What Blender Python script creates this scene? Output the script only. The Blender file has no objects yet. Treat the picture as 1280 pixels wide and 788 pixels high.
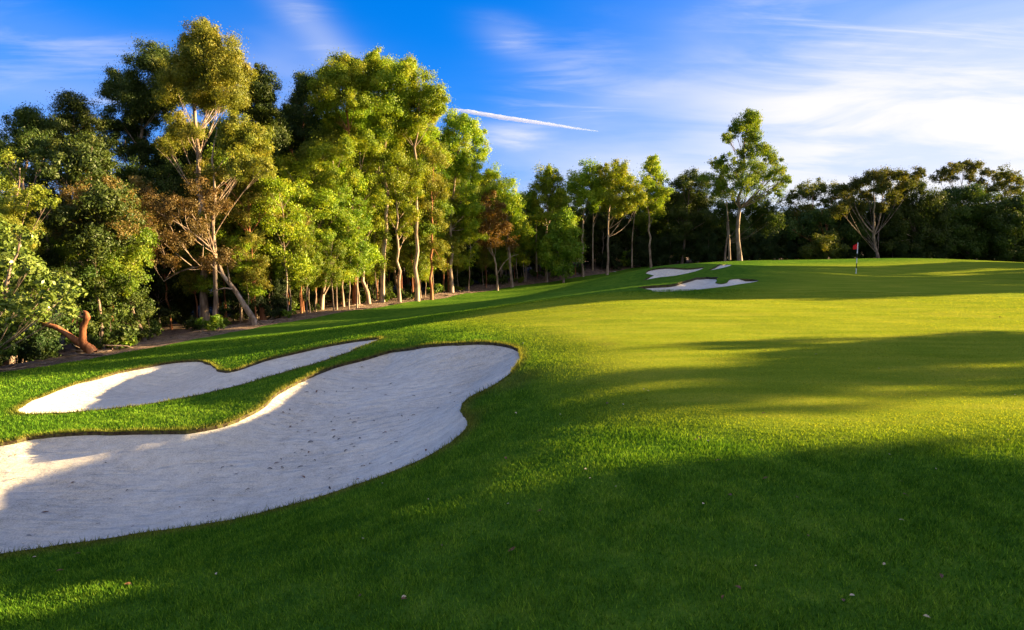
import bpy, math, random, time
import numpy as np
from mathutils import Vector
from mathutils.geometry import delaunay_2d_cdt

T0 = time.time()
random.seed(7)
C = bpy.context.scene.collection
F = 750.0
PITCH = math.radians(6.3)
EYE = np.array([0.0, 0.0, 1.7])
SUN_AZ = math.radians(13.0)      # ahead of due right
SUN_EL = math.radians(10.6)
SUN = np.array([math.cos(SUN_AZ)*math.cos(SUN_EL), math.sin(SUN_AZ)*math.cos(SUN_EL), math.sin(SUN_EL)])

# ------------------------------------------------------------------ helpers
def ray(px, py):
    cx, cy = (px-640)/F, (394-py)/F
    f = np.array([0, math.cos(PITCH), -math.sin(PITCH)])
    u = np.array([0, math.sin(PITCH), math.cos(PITCH)])
    return f + cy*u + cx*np.array([1.0, 0, 0])

def at(px, py, d):
    r = ray(px, py)
    return EYE + r*(d/r[1])

def setp(o, label=None, cat=None, group=None, kind=None):
    if label: o['label'] = label
    if cat: o['category'] = cat
    if group: o['group'] = group
    if kind: o['kind'] = kind
    return o

def mesh_np(name, V, faces_flat, nper, mats, parent=None, smooth=False, midx=None):
    """V (n,3); faces_flat (m*nper) vertex indices."""
    me = bpy.data.meshes.new(name)
    V = np.ascontiguousarray(V, dtype=np.float32)
    fi = np.ascontiguousarray(faces_flat, dtype=np.int32).ravel()
    m = len(fi)//nper
    me.vertices.add(len(V)); me.vertices.foreach_set('co', V.ravel())
    me.loops.add(len(fi)); me.loops.foreach_set('vertex_index', fi)
    me.polygons.add(m)
    me.polygons.foreach_set('loop_start', np.arange(0, m*nper, nper, dtype=np.int32))
    try: me.polygons.foreach_set('loop_total', np.full(m, nper, dtype=np.int32))
    except Exception: pass
    for mt in (mats if isinstance(mats, (list, tuple)) else [mats]): me.materials.append(mt)
    if midx is not None: me.polygons.foreach_set('material_index', np.asarray(midx, dtype=np.int32))
    me.polygons.foreach_set('use_smooth', np.full(m, smooth, dtype=bool))
    me.update(calc_edges=True)
    o = bpy.data.objects.new(name, me); C.objects.link(o)
    if parent is not None: o.parent = parent
    return o

def empty(name, loc, **kw):
    o = bpy.data.objects.new(name, None); C.objects.link(o); o.location = loc
    o.empty_display_size = 0.3
    return setp(o, **kw)

def copy_tree(src, loc, rz, sc, **kw):
    r = src.copy(); C.objects.link(r)
    r.location = loc; r.rotation_euler = (0, 0, rz); r.scale = (sc, sc, sc*kw.pop('zs', 1.0))
    setp(r, **kw)
    for ch in list(src.children):
        c = ch.copy(); C.objects.link(c); c.parent = r
    return r

# ------------------------------------------------------------------ materials
class NT:
    def __init__(s, name):
        s.m = bpy.data.materials.new(name); s.m.use_nodes = True
        s.t = s.m.node_tree; s.t.nodes.clear()
        s.out = s.n('ShaderNodeOutputMaterial')
    def n(s, typ, **kw):
        nd = s.t.nodes.new(typ)
        for k, v in kw.items():
            if False: nd.inputs[k].default_value = v
            else: setattr(nd, k, v)
        return nd
    def l(s, a, b): s.t.links.new(a, b)
    def noise(s, scale, detail=4, rough=.55, coord='Object', vscale=None, dist=0):
        tc = s.n('ShaderNodeTexCoord'); src = tc.outputs[coord]
        if vscale:
            mp = s.n('ShaderNodeMapping'); mp.inputs['Scale'].default_value = vscale
            s.l(src, mp.inputs['Vector']); src = mp.outputs[0]
        nz = s.n('ShaderNodeTexNoise'); s.l(src, nz.inputs['Vector'])
        nz.inputs['Scale'].default_value = scale; nz.inputs['Detail'].default_value = detail
        nz.inputs['Roughness'].default_value = rough; nz.inputs['Distortion'].default_value = dist
        return nz.outputs['Fac']
    def ramp(s, fac, stops, interp='LINEAR'):
        r = s.n('ShaderNodeValToRGB'); r.color_ramp.interpolation = interp
        els = r.color_ramp.elements
        while len(els) < len(stops): els.new(0.5)
        for e, (p, c) in zip(els, stops): e.position = p; e.color = (*c, 1) if len(c) == 3 else c
        s.l(fac, r.inputs[0]); return r.outputs[0]
    def math(s, op, a, b=None, c=None):
        m = s.n('ShaderNodeMath'); m.operation = op
        for i, v in enumerate((a, b, c)):
            if v is None: continue
            if isinstance(v, (int, float)): m.inputs[i].default_value = v
            else: s.l(v, m.inputs[i])
        return m.outputs[0]
    def mix(s, fac, a, b, mode='MIX'):
        m = s.n('ShaderNodeMix'); m.data_type = 'RGBA'; m.blend_type = mode
        for i, v in ((0, fac), (6, a), (7, b)):
            if isinstance(v, (int, float)): m.inputs[i].default_value = v
            elif isinstance(v, tuple): m.inputs[i].default_value = (*v, 1)
            else: s.l(v, m.inputs[i])
        return m.outputs[2]
    def bump(s, h, strength, dist):
        b = s.n('ShaderNodeBump'); b.inputs['Strength'].default_value = strength
        b.inputs['Distance'].default_value = dist; s.l(h, b.inputs['Height']); return b.outputs[0]
    def principled(s, col, rough=.8, normal=None, spec=.2):
        p = s.n('ShaderNodeBsdfPrincipled')
        if isinstance(col, tuple): p.inputs['Base Color'].default_value = (*col, 1)
        else: s.l(col, p.inputs['Base Color'])
        p.inputs['Roughness'].default_value = rough
        p.inputs['Specular IOR Level'].default_value = spec
        if normal is not None: s.l(normal, p.inputs['Normal'])
        s.l(p.outputs[0], s.out.inputs[0]); return p

def leaf_mat(name, c_dark, c_mid, c_tip, trans=.35, rough=.5, scale=.9):
    t = NT(name)
    n1 = t.noise(scale, 3, .6); n2 = t.noise(scale*9, 2, .6)
    f = t.math('ADD', t.math('MULTIPLY', n1, .55), t.math('MULTIPLY', n2, .45))
    col = t.ramp(f, [(.36, c_dark), (.5, c_mid), (.64, c_tip)])
    oi = t.n('ShaderNodeObjectInfo')
    hs = t.n('ShaderNodeHueSaturation'); t.l(col, hs.inputs['Color'])
    t.l(t.math('MULTIPLY_ADD', oi.outputs['Random'], .03, .487), hs.inputs['Hue'])
    t.l(t.math('MULTIPLY_ADD', oi.outputs['Random'], .4, .8), hs.inputs['Value'])
    col = hs.outputs[0]
    d = t.n('ShaderNodeBsdfDiffuse'); t.l(col, d.inputs['Color'])
    tr = t.n('ShaderNodeBsdfTranslucent')
    tc = t.mix(1.0, col, (1.15, 1.1, .35), 'MULTIPLY'); t.l(tc, tr.inputs['Color'])
    m1 = t.n('ShaderNodeMixShader'); m1.inputs[0].default_value = trans
    t.l(d.outputs[0], m1.inputs[1]); t.l(tr.outputs[0], m1.inputs[2])
    g = t.n('ShaderNodeBsdfGlossy'); g.inputs['Roughness'].default_value = rough
    g.inputs['Color'].default_value = (.9, .9, .8, 1)
    m2 = t.n('ShaderNodeMixShader'); m2.inputs[0].default_value = .018
    t.l(m1.outputs[0], m2.inputs[1]); t.l(g.outputs[0], m2.inputs[2])
    t.l(m2.outputs[0], t.out.inputs[0])
    return t.m

def bark_mat(name, a, b, c, vs=(1, 1, .12)):
    t = NT(name)
    n = t.noise(7, 5, .6, vscale=vs); n2 = t.noise(1.2, 3, .6)
    f = t.math('ADD', t.math('MULTIPLY', n, .6), t.math('MULTIPLY', n2, .4))
    col = t.ramp(f, [(.36, a), (.5, b), (.62, c)])
    t.principled(col, .85, t.bump(n, .6, .03), .15)
    return t.m

M = {}
M['leaf_lime'] = leaf_mat('leaf_lime', (.095, .175, .011), (.225, .305, .014), (.42, .38, .022))
M['leaf_green'] = leaf_mat('leaf_green', (.06, .13, .011), (.14, .215, .014), (.29, .295, .020))
M['leaf_olive'] = leaf_mat('leaf_olive', (.075, .11, .014), (.185, .205, .020), (.34, .285, .03))
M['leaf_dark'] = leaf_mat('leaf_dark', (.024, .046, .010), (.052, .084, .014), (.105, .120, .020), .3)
M['leaf_shade'] = leaf_mat('leaf_shade', (.012, .028, .008), (.028, .052, .012), (.06, .08, .016), .25)  # near-black understorey leaves, the wood's deep shade put into their colour
M['leaf_dusk'] = leaf_mat('leaf_dusk', (.04, .062, .012), (.09, .11, .016), (.19, .155, .022))
M['leaf_brown'] = leaf_mat('leaf_brown', (.09, .075, .022), (.18, .125, .035), (.27, .16, .05))
M['leaf_rust'] = leaf_mat('leaf_rust', (.09, .06, .018), (.18, .095, .025), (.24, .15, .03))
M['leaf_pale'] = leaf_mat('leaf_pale', (.045, .07, .013), (.105, .135, .022), (.22, .235, .055), .25, .35, 1.6)
M['bark_pale'] = bark_mat('bark_pale', (.10, .06, .04), (.28, .20, .145), (.46, .36, .28))
M['bark_red'] = bark_mat('bark_red', (.10, .035, .018), (.28, .11, .05), (.42, .22, .12))
M['bark_grey'] = bark_mat('bark_grey', (.07, .045, .035), (.20, .14, .11), (.38, .29, .23))
M['bark_orange'] = bark_mat('bark_orange', (.08, .03, .015), (.27, .10, .045), (.42, .20, .10))

# grass ground: darker rough, paler close-mown green (attribute 'mown')
def grass_mat():
    t = NT('mown_grass')
    at_ = t.n('ShaderNodeAttribute'); at_.attribute_name = 'mown'
    big = t.noise(.35, 4, .6); mid = t.noise(3.5, 5, .65); fine = t.noise(60, 3, .7)
    strk = t.noise(1.1, 4, .6, vscale=(.35, 1.6, 1))
    f = t.math('ADD', t.math('MULTIPLY', mid, .45), t.math('ADD', t.math('MULTIPLY', fine, .3), t.math('MULTIPLY', big, .25)))
    rough = t.ramp(f, [(.40, (.036, .092, .010)), (.5, (.070, .150, .014)), (.60, (.130, .205, .020))])
    f2 = t.math('ADD', t.math('MULTIPLY', strk, .5), t.math('MULTIPLY', fine, .5))
    green = t.ramp(f2, [(.38, (.130, .190, .013)), (.5, (.205, .255, .020)), (.62, (.31, .30, .032))])
    col = t.mix(at_.outputs['Fac'], rough, green)
    dry = t.n('ShaderNodeAttribute'); dry.attribute_name = 'dry'
    col = t.mix(t.math('MULTIPLY', dry.outputs['Fac'], t.math('MULTIPLY_ADD', mid, 1.2, .1)), col, (.20, .125, .035))
    h = t.math('ADD', t.math('MULTIPLY', mid, .5), t.math('MULTIPLY', fine, .5))
    t.principled(col, 1.0, t.bump(h, .9, .035), 0)
    return t.m
M['grass'] = grass_mat()

def blade_mat():
    t = NT('grass_blades')
    at_ = t.n('ShaderNodeAttribute'); at_.attribute_name = 'mown'
    mid = t.noise(3.5, 5, .65); fine = t.noise(45, 2, .7); big = t.noise(.35, 4, .6)
    f = t.math('ADD', t.math('MULTIPLY', mid, .35), t.math('ADD', t.math('MULTIPLY', fine, .4), t.math('MULTIPLY', big, .25)))
    rough = t.ramp(f, [(.40, (.055, .135, .011)), (.5, (.11, .225, .018)), (.60, (.19, .30, .028))])
    green = t.ramp(f, [(.40, (.17, .225, .013)), (.5, (.26, .30, .022)), (.60, (.35, .35, .034))])
    col = t.mix(at_.outputs['Fac'], rough, green)
    dry = t.n('ShaderNodeAttribute'); dry.attribute_name = 'dry'
    col = t.mix(t.math('MULTIPLY', dry.outputs['Fac'], t.math('MULTIPLY_ADD', fine, 1.2, .1)), col, (.24, .15, .05))
    tn = t.n('ShaderNodeAttribute'); tn.attribute_name = 'tone'
    hv = t.n('ShaderNodeHueSaturation'); t.l(col, hv.inputs['Color']); t.l(t.math('MULTIPLY_ADD', tn.outputs['Fac'], 1.25, .45), hv.inputs['Value']); t.l(t.math('MULTIPLY_ADD', tn.outputs['Fac'], -.05, .525), hv.inputs['Hue']); col = hv.outputs[0]
    d = t.n('ShaderNodeBsdfDiffuse'); t.l(col, d.inputs['Color'])
    tr = t.n('ShaderNodeBsdfTranslucent'); t.l(t.mix(1.0, col, (1.2, 1.1, .4), 'MULTIPLY'), tr.inputs['Color'])
    m1 = t.n('ShaderNodeMixShader'); m1.inputs[0].default_value = .35
    t.l(d.outputs[0], m1.inputs[1]); t.l(tr.outputs[0], m1.inputs[2])
    t.l(m1.outputs[0], t.out.inputs[0])
    return t.m
M['blade'] = blade_mat()

def sand_mat():
    t = NT('bunker_sand')
    big = t.noise(.5, 4, .6); mid = t.noise(6, 5, .6); fine = t.noise(55, 5, .8)
    rake = t.noise(2.2, 4, .55, vscale=(.5, 2.6, 1), dist=.6)
    pit = t.n('ShaderNodeTexVoronoi'); pit.inputs['Scale'].default_value = 16
    tc = t.n('ShaderNodeTexCoord'); t.l(tc.outputs['Object'], pit.inputs['Vector'])
    f = t.math('ADD', t.math('MULTIPLY', mid, .2), t.math('ADD', t.math('MULTIPLY', fine, .6), t.math('MULTIPLY', big, .2)))
    col = t.ramp(f, [(.38, (.38, .32, .24)), (.46, (.62, .55, .45)), (.53, (.74, .66, .54)), (.60, (.84, .77, .64))])
    h = t.math('ADD', t.math('MULTIPLY', mid, .5), t.math('ADD', t.math('MULTIPLY', fine, .25), t.math('MULTIPLY', rake, 1.3)))
    h = t.math('ADD', h, t.math('MULTIPLY', pit.outputs['Distance'], .12))
    t.principled(col, 1.0, t.bump(h, 1.0, .075), 0)
    return t.m
M['sand'] = sand_mat()
t = NT('soil_edge'); n = t.noise(14, 5, .7)
t.principled(t.ramp(n, [(.40, (.025, .017, .009)), (.5, (.06, .042, .02)), (.60, (.09, .09, .025))]), .95, t.bump(n, 1, .03)); M['soil'] = t.m
t = NT('leaf_litter'); n = t.noise(3, 6, .75); n2 = t.noise(30, 3, .7)
t.principled(t.ramp(t.math('ADD', t.math('MULTIPLY', n, .5), t.math('MULTIPLY', n2, .5)),
    [(.42, (.05, .032, .020)), (.5, (.19, .12, .08)), (.58, (.36, .25, .18))]), .95, t.bump(n2, 1, .06)); M['litter'] = t.m
t = NT('dry_leaf_brown'); t.principled(t.ramp(t.noise(40, 2), [(.4, (.10, .045, .02)), (.6, (.22, .10, .05))]), .6); M['dryleaf'] = t.m
t = NT('dry_leaf_pale'); t.principled((.55, .42, .28), .6); M['paleleaf'] = t.m
t = NT('dry_leaf_dark'); t.principled((.05, .035, .025), .6); M['darkleaf'] = t.m
t = NT('flag_red'); t.principled((.65, .012, .02), .6); M['red'] = t.m
t = NT('pole_white'); t.principled((.8, .8, .78), .4, spec=.5); M['white'] = t.m
t = NT('pole_black'); t.principled((.015, .015, .018), .4, spec=.5); M['black'] = t.m

# ------------------------------------------------------------------ terrain height (thin plate through surveyed points)
def hitz(px, py, z):
    r = ray(px, py); k = (z-EYE[2])/r[2]; p = EYE+r*k; return (p[0], p[1], z)
CP = []
for px, py, z in [
    (640, 788, 0), (1280, 788, 0), (60, 788, -.52), (320, 788, -.24), (1280, 620, 0), (960, 640, 0), (640, 640, -.09),
    (0, 700, -1.16), (130, 676, -1.14), (280, 653, -1.03), (400, 614, -.86), (500, 578, -.66), (560, 545, -.52), (590, 505, -.44),
    (620, 472, -.26), (652, 440, -.16), (600, 428, -.16), (540, 430, -.28), (500, 440, -.48), (400, 466, -.66), (330, 505, -.85), (250, 540, -.98),
    (150, 543, -1.03), (0, 553, -1.12), (-160, 560, -1.25),
    (22, 512, -1.42), (150, 514, -1.22), (280, 498, -1.02), (390, 466, -.78), (475, 424, -.66), (400, 432, -1.05),
    (230, 449, -1.62), (130, 466, -1.72), (60, 490, -1.68), (290, 458, -1.38),
    (760, 420, 0), (900, 420, 0), (1280, 440, 0), (1100, 500, 0), (700, 520, -.12), (700, 460, -.08), (760, 380, 0), (640, 395, -.25),
    (1280, 362, 0), (1000, 380, 0), (1068, 342, .02), (800, 361, -.12), (875, 364, -.06), (960, 349, .05), (900, 346.5, .24), (860, 349, .15), 
    (806, 343, -.12), (850, 341, .08), (805, 338, .12), (830, 335, .34), (885, 335, .42), (900, 331, .5),
    ]:
    CP.append(hitz(px, py, z))
TL = [(-150, 490, 16.5), (0, 466, 18), (120, 446, 21.5), (260, 420, 27.2), (320, 410, 30.5), (400, 396, 36), (480, 383, 43.5), (560, 372, 51.5), (620, 362, 59), (700, 350.5, 65), (760, 342, 68)]
for px, py, d in TL: CP.append(tuple(at(px, py, d)))
for px, py, d in TL[1:-1]:
    CP.append(tuple(at(px-6, py-5.5, d+2.2))); CP.append(tuple(at(px-12, py-8, d+7)))
for px, py, d in [(820, 334, 60), (880, 328.5, 58), (940, 326, 57), (1000, 326, 56), (1080, 325, 56), (1150, 323, 57), (1220, 325.5, 57), (1280, 328.5, 56), (640, 372, 36), (540, 392, 32), (450, 405, 27), (730, 357, 48)]:
    CP.append(tuple(at(px, py, d)))
for p in [(10, 80, -.3), (30, 76, 0), (60, 76, 0), (90, 70, 0), (-25, 55, -2.6), (-8, 80, -2), (-45, 50, -2.8), (-60, 80, -3.0), (-10, 110, -2), (40, 110, 0), (100, 110, 0),
          (90, 30, 0), (60, 0, 0), (25, 12, 0), (40, 25, 0), (20, -10, 0), (-5, -10, -.6), (-15, -10, -1.2), (-30, 5, -2.0), (-45, 20, -2.4)]:
    CP.append(p)
CP = np.array(CP)
P0 = CP[:, :2].mean(0)
def _phi(r2): return np.where(r2 > 1e-9, .5*r2*np.log(np.maximum(r2, 1e-9)), 0)
_S = 20.0
_A = (CP[:, :2]-P0)/_S
_n = len(CP)
_K = _phi(((_A[:, None]-_A[None])**2).sum(-1)) + np.eye(_n)*2e-4
_P = np.c_[np.ones(_n), _A]
_M = np.block([[_K, _P], [_P.T, np.zeros((3, 3))]])
_W = np.linalg.solve(_M, np.r_[CP[:, 2], 0, 0, 0])
def gz(x, y):
    x = np.atleast_1d(np.asarray(x, float)); y = np.atleast_1d(np.asarray(y, float))
    out = np.empty(len(x))
    for i in range(0, len(x), 20000):
        q = (np.c_[x[i:i+20000], y[i:i+20000]]-P0)/_S
        k = _phi(((q[:, None]-_A[None])**2).sum(-1))
        out[i:i+20000] = k@_W[:_n] + _W[_n] + q@_W[_n+1:]
    r = np.hypot(x, y-40)
    w = np.clip((r-85)/60, 0, 1); w = w*w*(3-2*w)
    far = np.where(x < 0, -3.0*np.clip(-x/60, 0, 1), 0)
    out = np.clip(out, -5, 2.0)
    # gentle undulation of real turf
    und = .012*np.sin(x*1.9+np.sin(y*1.3)*1.2)*np.sin(y*1.6+x*.4)
    return out*(1-w)+far*w + und
def g1(x, y): return float(gz([x], [y])[0])

def ground_hit(px, py, dmin=1.5, dmax=90):
    r = ray(px, py); r = r/r[1]
    ds = np.exp(np.linspace(math.log(dmin), math.log(dmax), 900))
    pts = EYE[None]+r[None]*ds[:, None]
    diff = pts[:, 2]-gz(pts[:, 0], pts[:, 1])
    i = np.argmax(diff < 0)
    if diff[i] >= 0: return pts[-1]
    a, b = diff[i-1], diff[i]; k = a/(a-b)
    return pts[i-1]*(1-k)+pts[i]*k

def z7(l): return [(x*.53125, 400+y*.53125) for x, y in l]
def z5(l): return [(600+x*.3046, 160+y*.3046) for x, y in l]
B1 = z7([(-300, 300), (0, 290), (60, 277), (150, 267), (330, 263), (440, 260), (510, 250), (560, 235), (610, 210), (640, 182), (680, 155), (740, 126), (800, 105), (860, 90), (920, 73), (1000, 61), (1080, 54), (1150, 53), (1200, 60), (1222, 76), (1222, 95), (1205, 120), (1170, 150), (1120, 175), (1092, 197), (1083, 215), (1100, 235), (1098, 257), (1060, 290), (1000, 324), (930, 354), (850, 385), (750, 418), (640, 448), (540, 473), (430, 490), (320, 505), (200, 523), (100, 538), (0, 550), (-220, 585)])
B2 = z7([(40, 212), (75, 192), (140, 165), (200, 145), (280, 122), (340, 111), (390, 101), (440, 96), (478, 97), (498, 106), (515, 117), (540, 120), (575, 111), (620, 95), (680, 80), (760, 62), (840, 48), (885, 43), (892, 47), (820, 76), (740, 103), (660, 126), (590, 146), (520, 165), (440, 182), (340, 200), (250, 210), (150, 219), (60, 221)])
B3 = z5([(680, 597), (690, 585), (720, 577), (780, 573), (850, 577), (920, 572), (905, 582), (860, 595), (800, 607), (740, 613), (700, 620), (668, 626), (690, 614), (712, 607)])
B3b = z5([(940, 582), (972, 567), (1010, 560), (1032, 563), (1000, 574), (955, 583)])
B4 = z5([(650, 655), (700, 648), (760, 645), (800, 640), (840, 628), (880, 617), (930, 612), (975, 613), (970, 626), (968, 636), (990, 640), (1012, 635), (1024, 624), (1060, 619), (1120, 622), (1145, 628), (1100, 637), (1030, 648), (960, 657), (880, 666), (800, 671), (720, 673), (705, 665)])

def resample(poly, step):
    """Catmull-Rom through the points then even spacing."""
    n = len(poly); out = []
    for i in range(n):
        p0, p1, p2, p3 = (np.array(poly[(i+k-1) % n]) for k in range(4))
        m = max(2, int(np.linalg.norm(p2-p1)/step))
        for k in range(m):
            u = k/m
            c = .5*((2*p1)+(-p0+p2)*u+(2*p0-5*p1+4*p2-p3)*u*u+(-p0+3*p1-3*p2+p3)*u**3)
            out.append(.35*(p1*(1-u)+p2*u)+.65*c)
    return np.array(out)
def in_poly(x, y, poly):
    ins = np.zeros(len(x), bool); n = len(poly)
    for i in range(n):
        x1, y1 = poly[i]; x2, y2 = poly[(i+1) % n]
        if y1 == y2: continue
        c = ((y1 > y) != (y2 > y)) & (x < (x2-x1)*(y-y1)/(y2-y1)+x1)
        ins ^= c
    return ins
def dist_poly(x, y, poly, closed=True, maxd=None):
    d = np.full(len(x), 1e9); P = np.c_[x, y]; n = len(poly)
    for i in range(n if closed else n-1):
        a = np.array(poly[i]); b = np.array(poly[(i+1) % n]); ab = b-a
        if maxd is not None:
            lo = np.minimum(a, b)-maxd; hi = np.maximum(a, b)+maxd
            I = np.where((x > lo[0]) & (x < hi[0]) & (y > lo[1]) & (y < hi[1]))[0]
            if len(I) == 0: continue
            Q = P[I]; k = np.clip(((Q-a)@ab)/max(ab@ab, 1e-9), 0, 1)
            d[I] = np.minimum(d[I], np.hypot(*(Q-(a+k[:, None]*ab)).T)); continue
        k = np.clip(((P-a)@ab)/max(ab@ab, 1e-9), 0, 1)
        d = np.minimum(d, np.hypot(*(P-(a+k[:, None]*ab)).T))
    return d

bunkers = []   # (polygon xy, depth, lip)
for pts, step, dep, lip, wid in ((B1, .12, .34, .05, 1.5), (B2, .16, .34, .05, 1.6), (B3, .35, .22, .10, 1.2), (B3b, .35, .15, .10, .8), (B4, .3, .25, .12, 1.3)):
    w = [tuple(ground_hit(px, py)[:2]) for px, py in pts]
    pl = resample(w, step)
    rng = np.random.default_rng(len(pl))
    k = rng.normal(0, 1, len(pl)); k = (k+np.roll(k, 1)+np.roll(k, 2))/3
    nv = np.roll(pl, -1, 0)-np.roll(pl, 1, 0); nv = np.c_[nv[:, 1], -nv[:, 0]]/np.maximum(np.linalg.norm(nv, axis=1), 1e-6)[:, None]
    pl = pl + nv*(k*.03)[:, None]
    bunkers.append((pl, dep, lip, wid))

# edge of the wood
TLp = [tuple(ground_hit(px, py)[:2]) for px, py in [(0, 466), (60, 458), (130, 445.5), (200, 433), (260, 421), (320, 410), (400, 396), (480, 383.5), (560, 372), (620, 362), (700, 350.5), (755, 342.5)]]
edge = np.array([(-60, 4), (-32, 15)] + TLp + [(15.5, 73), (24, 72.5), (40, 72), (60, 75), (80, 74), (100, 66), (130, 20), (130, -40)])
ee = []
for i in range(len(edge)-1):
    a, b = edge[i], edge[i+1]; m = max(1, int(np.linalg.norm(b-a)/.7))
    for k in range(m): ee.append(a+(b-a)*k/m)
ee.append(edge[-1]); ee = np.array(ee)
rng = np.random.default_rng(3)
ee[5:-5] += rng.normal(0, .10, (len(ee)-10, 2))
wood_poly = np.vstack([edge, [(400, -40), (400, 400), (-400, 400), (-400, 4)]])

# ------------------------------------------------------------------ ground sheets by constrained triangulation
def build_ground():
    rng = np.random.default_rng(1)
    # polar rings round the camera, dense close by, plus rings to the horizon
    P = []
    r = 1.2
    while r < 90:
        dth = max(.010, .008)
        th = np.arange(math.radians(35), math.radians(150), dth if r > 3 else .02)
        th = th+rng.uniform(-.4, .4)*dth
        P.append(np.c_[np.cos(th)*r, np.sin(th)*r]); r *= 1.022
    r = .6
    while r < 1600:
        th = np.arange(0, 2*math.pi, .09)
        if r < 90: th = th[(th < math.radians(34)) | (th > math.radians(151))]
        P.append(np.c_[np.cos(th)*r, np.sin(th)*r]); r *= 1.11
    P = np.vstack(P)
    P += rng.normal(0, 1, P.shape)*(.0015*np.hypot(P[:, 0], P[:, 1]))[:, None]
    keep = np.ones(len(P), bool)
    for pl, *_ in bunkers:
        bb = (P[:, 0] > pl[:, 0].min()-1) & (P[:, 0] < pl[:, 0].max()+1) & (P[:, 1] > pl[:, 1].min()-1) & (P[:, 1] < pl[:, 1].max()+1)
        idx = np.where(bb)[0]
        d = dist_poly(P[idx, 0], P[idx, 1], pl); keep[idx[d < .03]] = False
    P = P[keep]
    verts = [Vector(p) for p in P.tolist()]; edges = []
    for pl, *_ in bunkers:
        s = len(verts); verts += [Vector(p) for p in pl.tolist()]
        edges += [(s+i, s+(i+1) % len(pl)) for i in range(len(pl))]
    s = len(verts); verts += [Vector(p) for p in ee.tolist()]
    edges += [(s+i, s+i+1) for i in range(len(ee)-1)]
    ov, _, of, *_ = delaunay_2d_cdt(verts, edges, [], 0, 1e-5)
    V = np.array([(v.x, v.y) for v in ov]); Fc = np.array([f for f in of if len(f) == 3])
    print('cdt', len(V), len(Fc), time.time()-T0)
    cen = V[Fc].mean(1)
    cls = np.zeros(len(Fc), int)
    cls[in_poly(cen[:, 0], cen[:, 1], wood_poly)] = 1
    for i, (pl, *_) in enumerate(bunkers): cls[in_poly(cen[:, 0], cen[:, 1], pl)] = 2+i
    Z = gz(V[:, 0], V[:, 1])
    # the lawn's edge stands a few cm above the litter
    def sub(fs):
        u, inv = np.unique(fs, return_inverse=True); return u, inv.reshape(-1, 3)
    def orient(v2, f):
        a, b, c = v2[f[:, 0]], v2[f[:, 1]], v2[f[:, 2]]
        cr = (b[:, 0]-a[:, 0])*(c[:, 1]-a[:, 1])-(b[:, 1]-a[:, 1])*(c[:, 0]-a[:, 0])
        f = f.copy(); f[cr < 0] = f[cr < 0][:, ::-1]; return f
    u, f = sub(Fc[cls == 0]); v2 = V[u]; f = orient(v2, f)
    go = mesh_np('ground', np.c_[v2, Z[u]], f, 3, M['grass'], smooth=True)
    setp(go, label='mown green fairway and putting green sloping down to the wood', kind='structure')
    add_attrs(go, v2)
    u, f = sub(Fc[cls == 1]); v2 = V[u]; f = orient(v2, f)
    dw = dist_poly(v2[:, 0], v2[:, 1], edge, False)
    wo = mesh_np('woodland_floor', np.c_[v2, Z[u]-.03+.05*np.sin(v2[:, 0]*3)*np.sin(v2[:, 1]*2.3)*np.clip(dw/.5, 0, 1)], f, 3, M['litter'], smooth=True)
    setp(wo, label='brown leaf litter covering the ground under the trees', kind='structure')
    labs = ['large pale sand bunker nearest, curving up to the right', 'smaller sand bunker behind the grass ridge, half in sunlight',
            'far sand bunker highest on the slope by the wood', 'small far sand bunker at the green edge', 'far sand bunker with a grass tongue cutting into it']
    for i, (pl, dep, lip, wid) in enumerate(bunkers):
        u, f = sub(Fc[cls == 2+i]); v2 = V[u]; f = orient(v2, f)
        # refine inside: distance from rim gives the bowl
        d = dist_poly(v2[:, 0], v2[:, 1], pl)
        k = np.clip(d/wid, 0, 1); bowl = dep*(k*(2-k))
        n1 = .02*np.sin(v2[:, 0]*4.1+v2[:, 1]*2)*np.sin(v2[:, 1]*5-v2[:, 0]*1.7)*np.clip(d/.4, 0, 1)
        # lip is tallest on the side away from the camera
        cx = pl.mean(0); side = np.clip((v2[:, 1]-nearest_mid(v2, pl))*1.0+.5, 0.2, 1)
        z = gz(v2[:, 0], v2[:, 1])-bowl-lip*side+n1*1.2
        so = mesh_np('sand_bunker', np.c_[v2, z], f, 3, M['sand'], smooth=True)
        setp(so, label=labs[i], kind='structure')
        # soil edge between turf and sand
        n = len(pl); zr = gz(pl[:, 0], pl[:, 1]); ctr = pl
        rs = np.random.default_rng(i)
        rag = rs.uniform(.0, .012, n)
        top = np.c_[pl, zr+.006]; 
        inn = pl + 0
        side = np.clip((pl[:, 1]-nearest_mid(pl, pl))*1.0+.5, .2, 1)
        bot = np.c_[inn, zr-lip*side-.05]
        Vv = np.vstack([top, bot]); idx = np.arange(n); nx = (idx+1) % n
        q = np.c_[idx, nx, nx+n, idx+n]
        mesh_np('turf_edge', Vv, q, 4, M['soil'], parent=so, smooth=False)
    return go

def nearest_mid(v2, pl):
    """y of the bunker's middle at each x"""
    xs = np.linspace(pl[:, 0].min(), pl[:, 0].max(), 40); mid = []
    for x in xs:
        ys = []
        for i in range(len(pl)):
            a, b = pl[i], pl[(i+1) % len(pl)]
            if (a[0]-x)*(b[0]-x) <= 0 and a[0] != b[0]: ys.append(a[1]+(b[1]-a[1])*(x-a[0])/(b[0]-a[0]))
        mid.append((min(ys)+max(ys))/2 if ys else pl[:, 1].mean())
    return np.interp(v2[:, 0], xs, mid)

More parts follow.
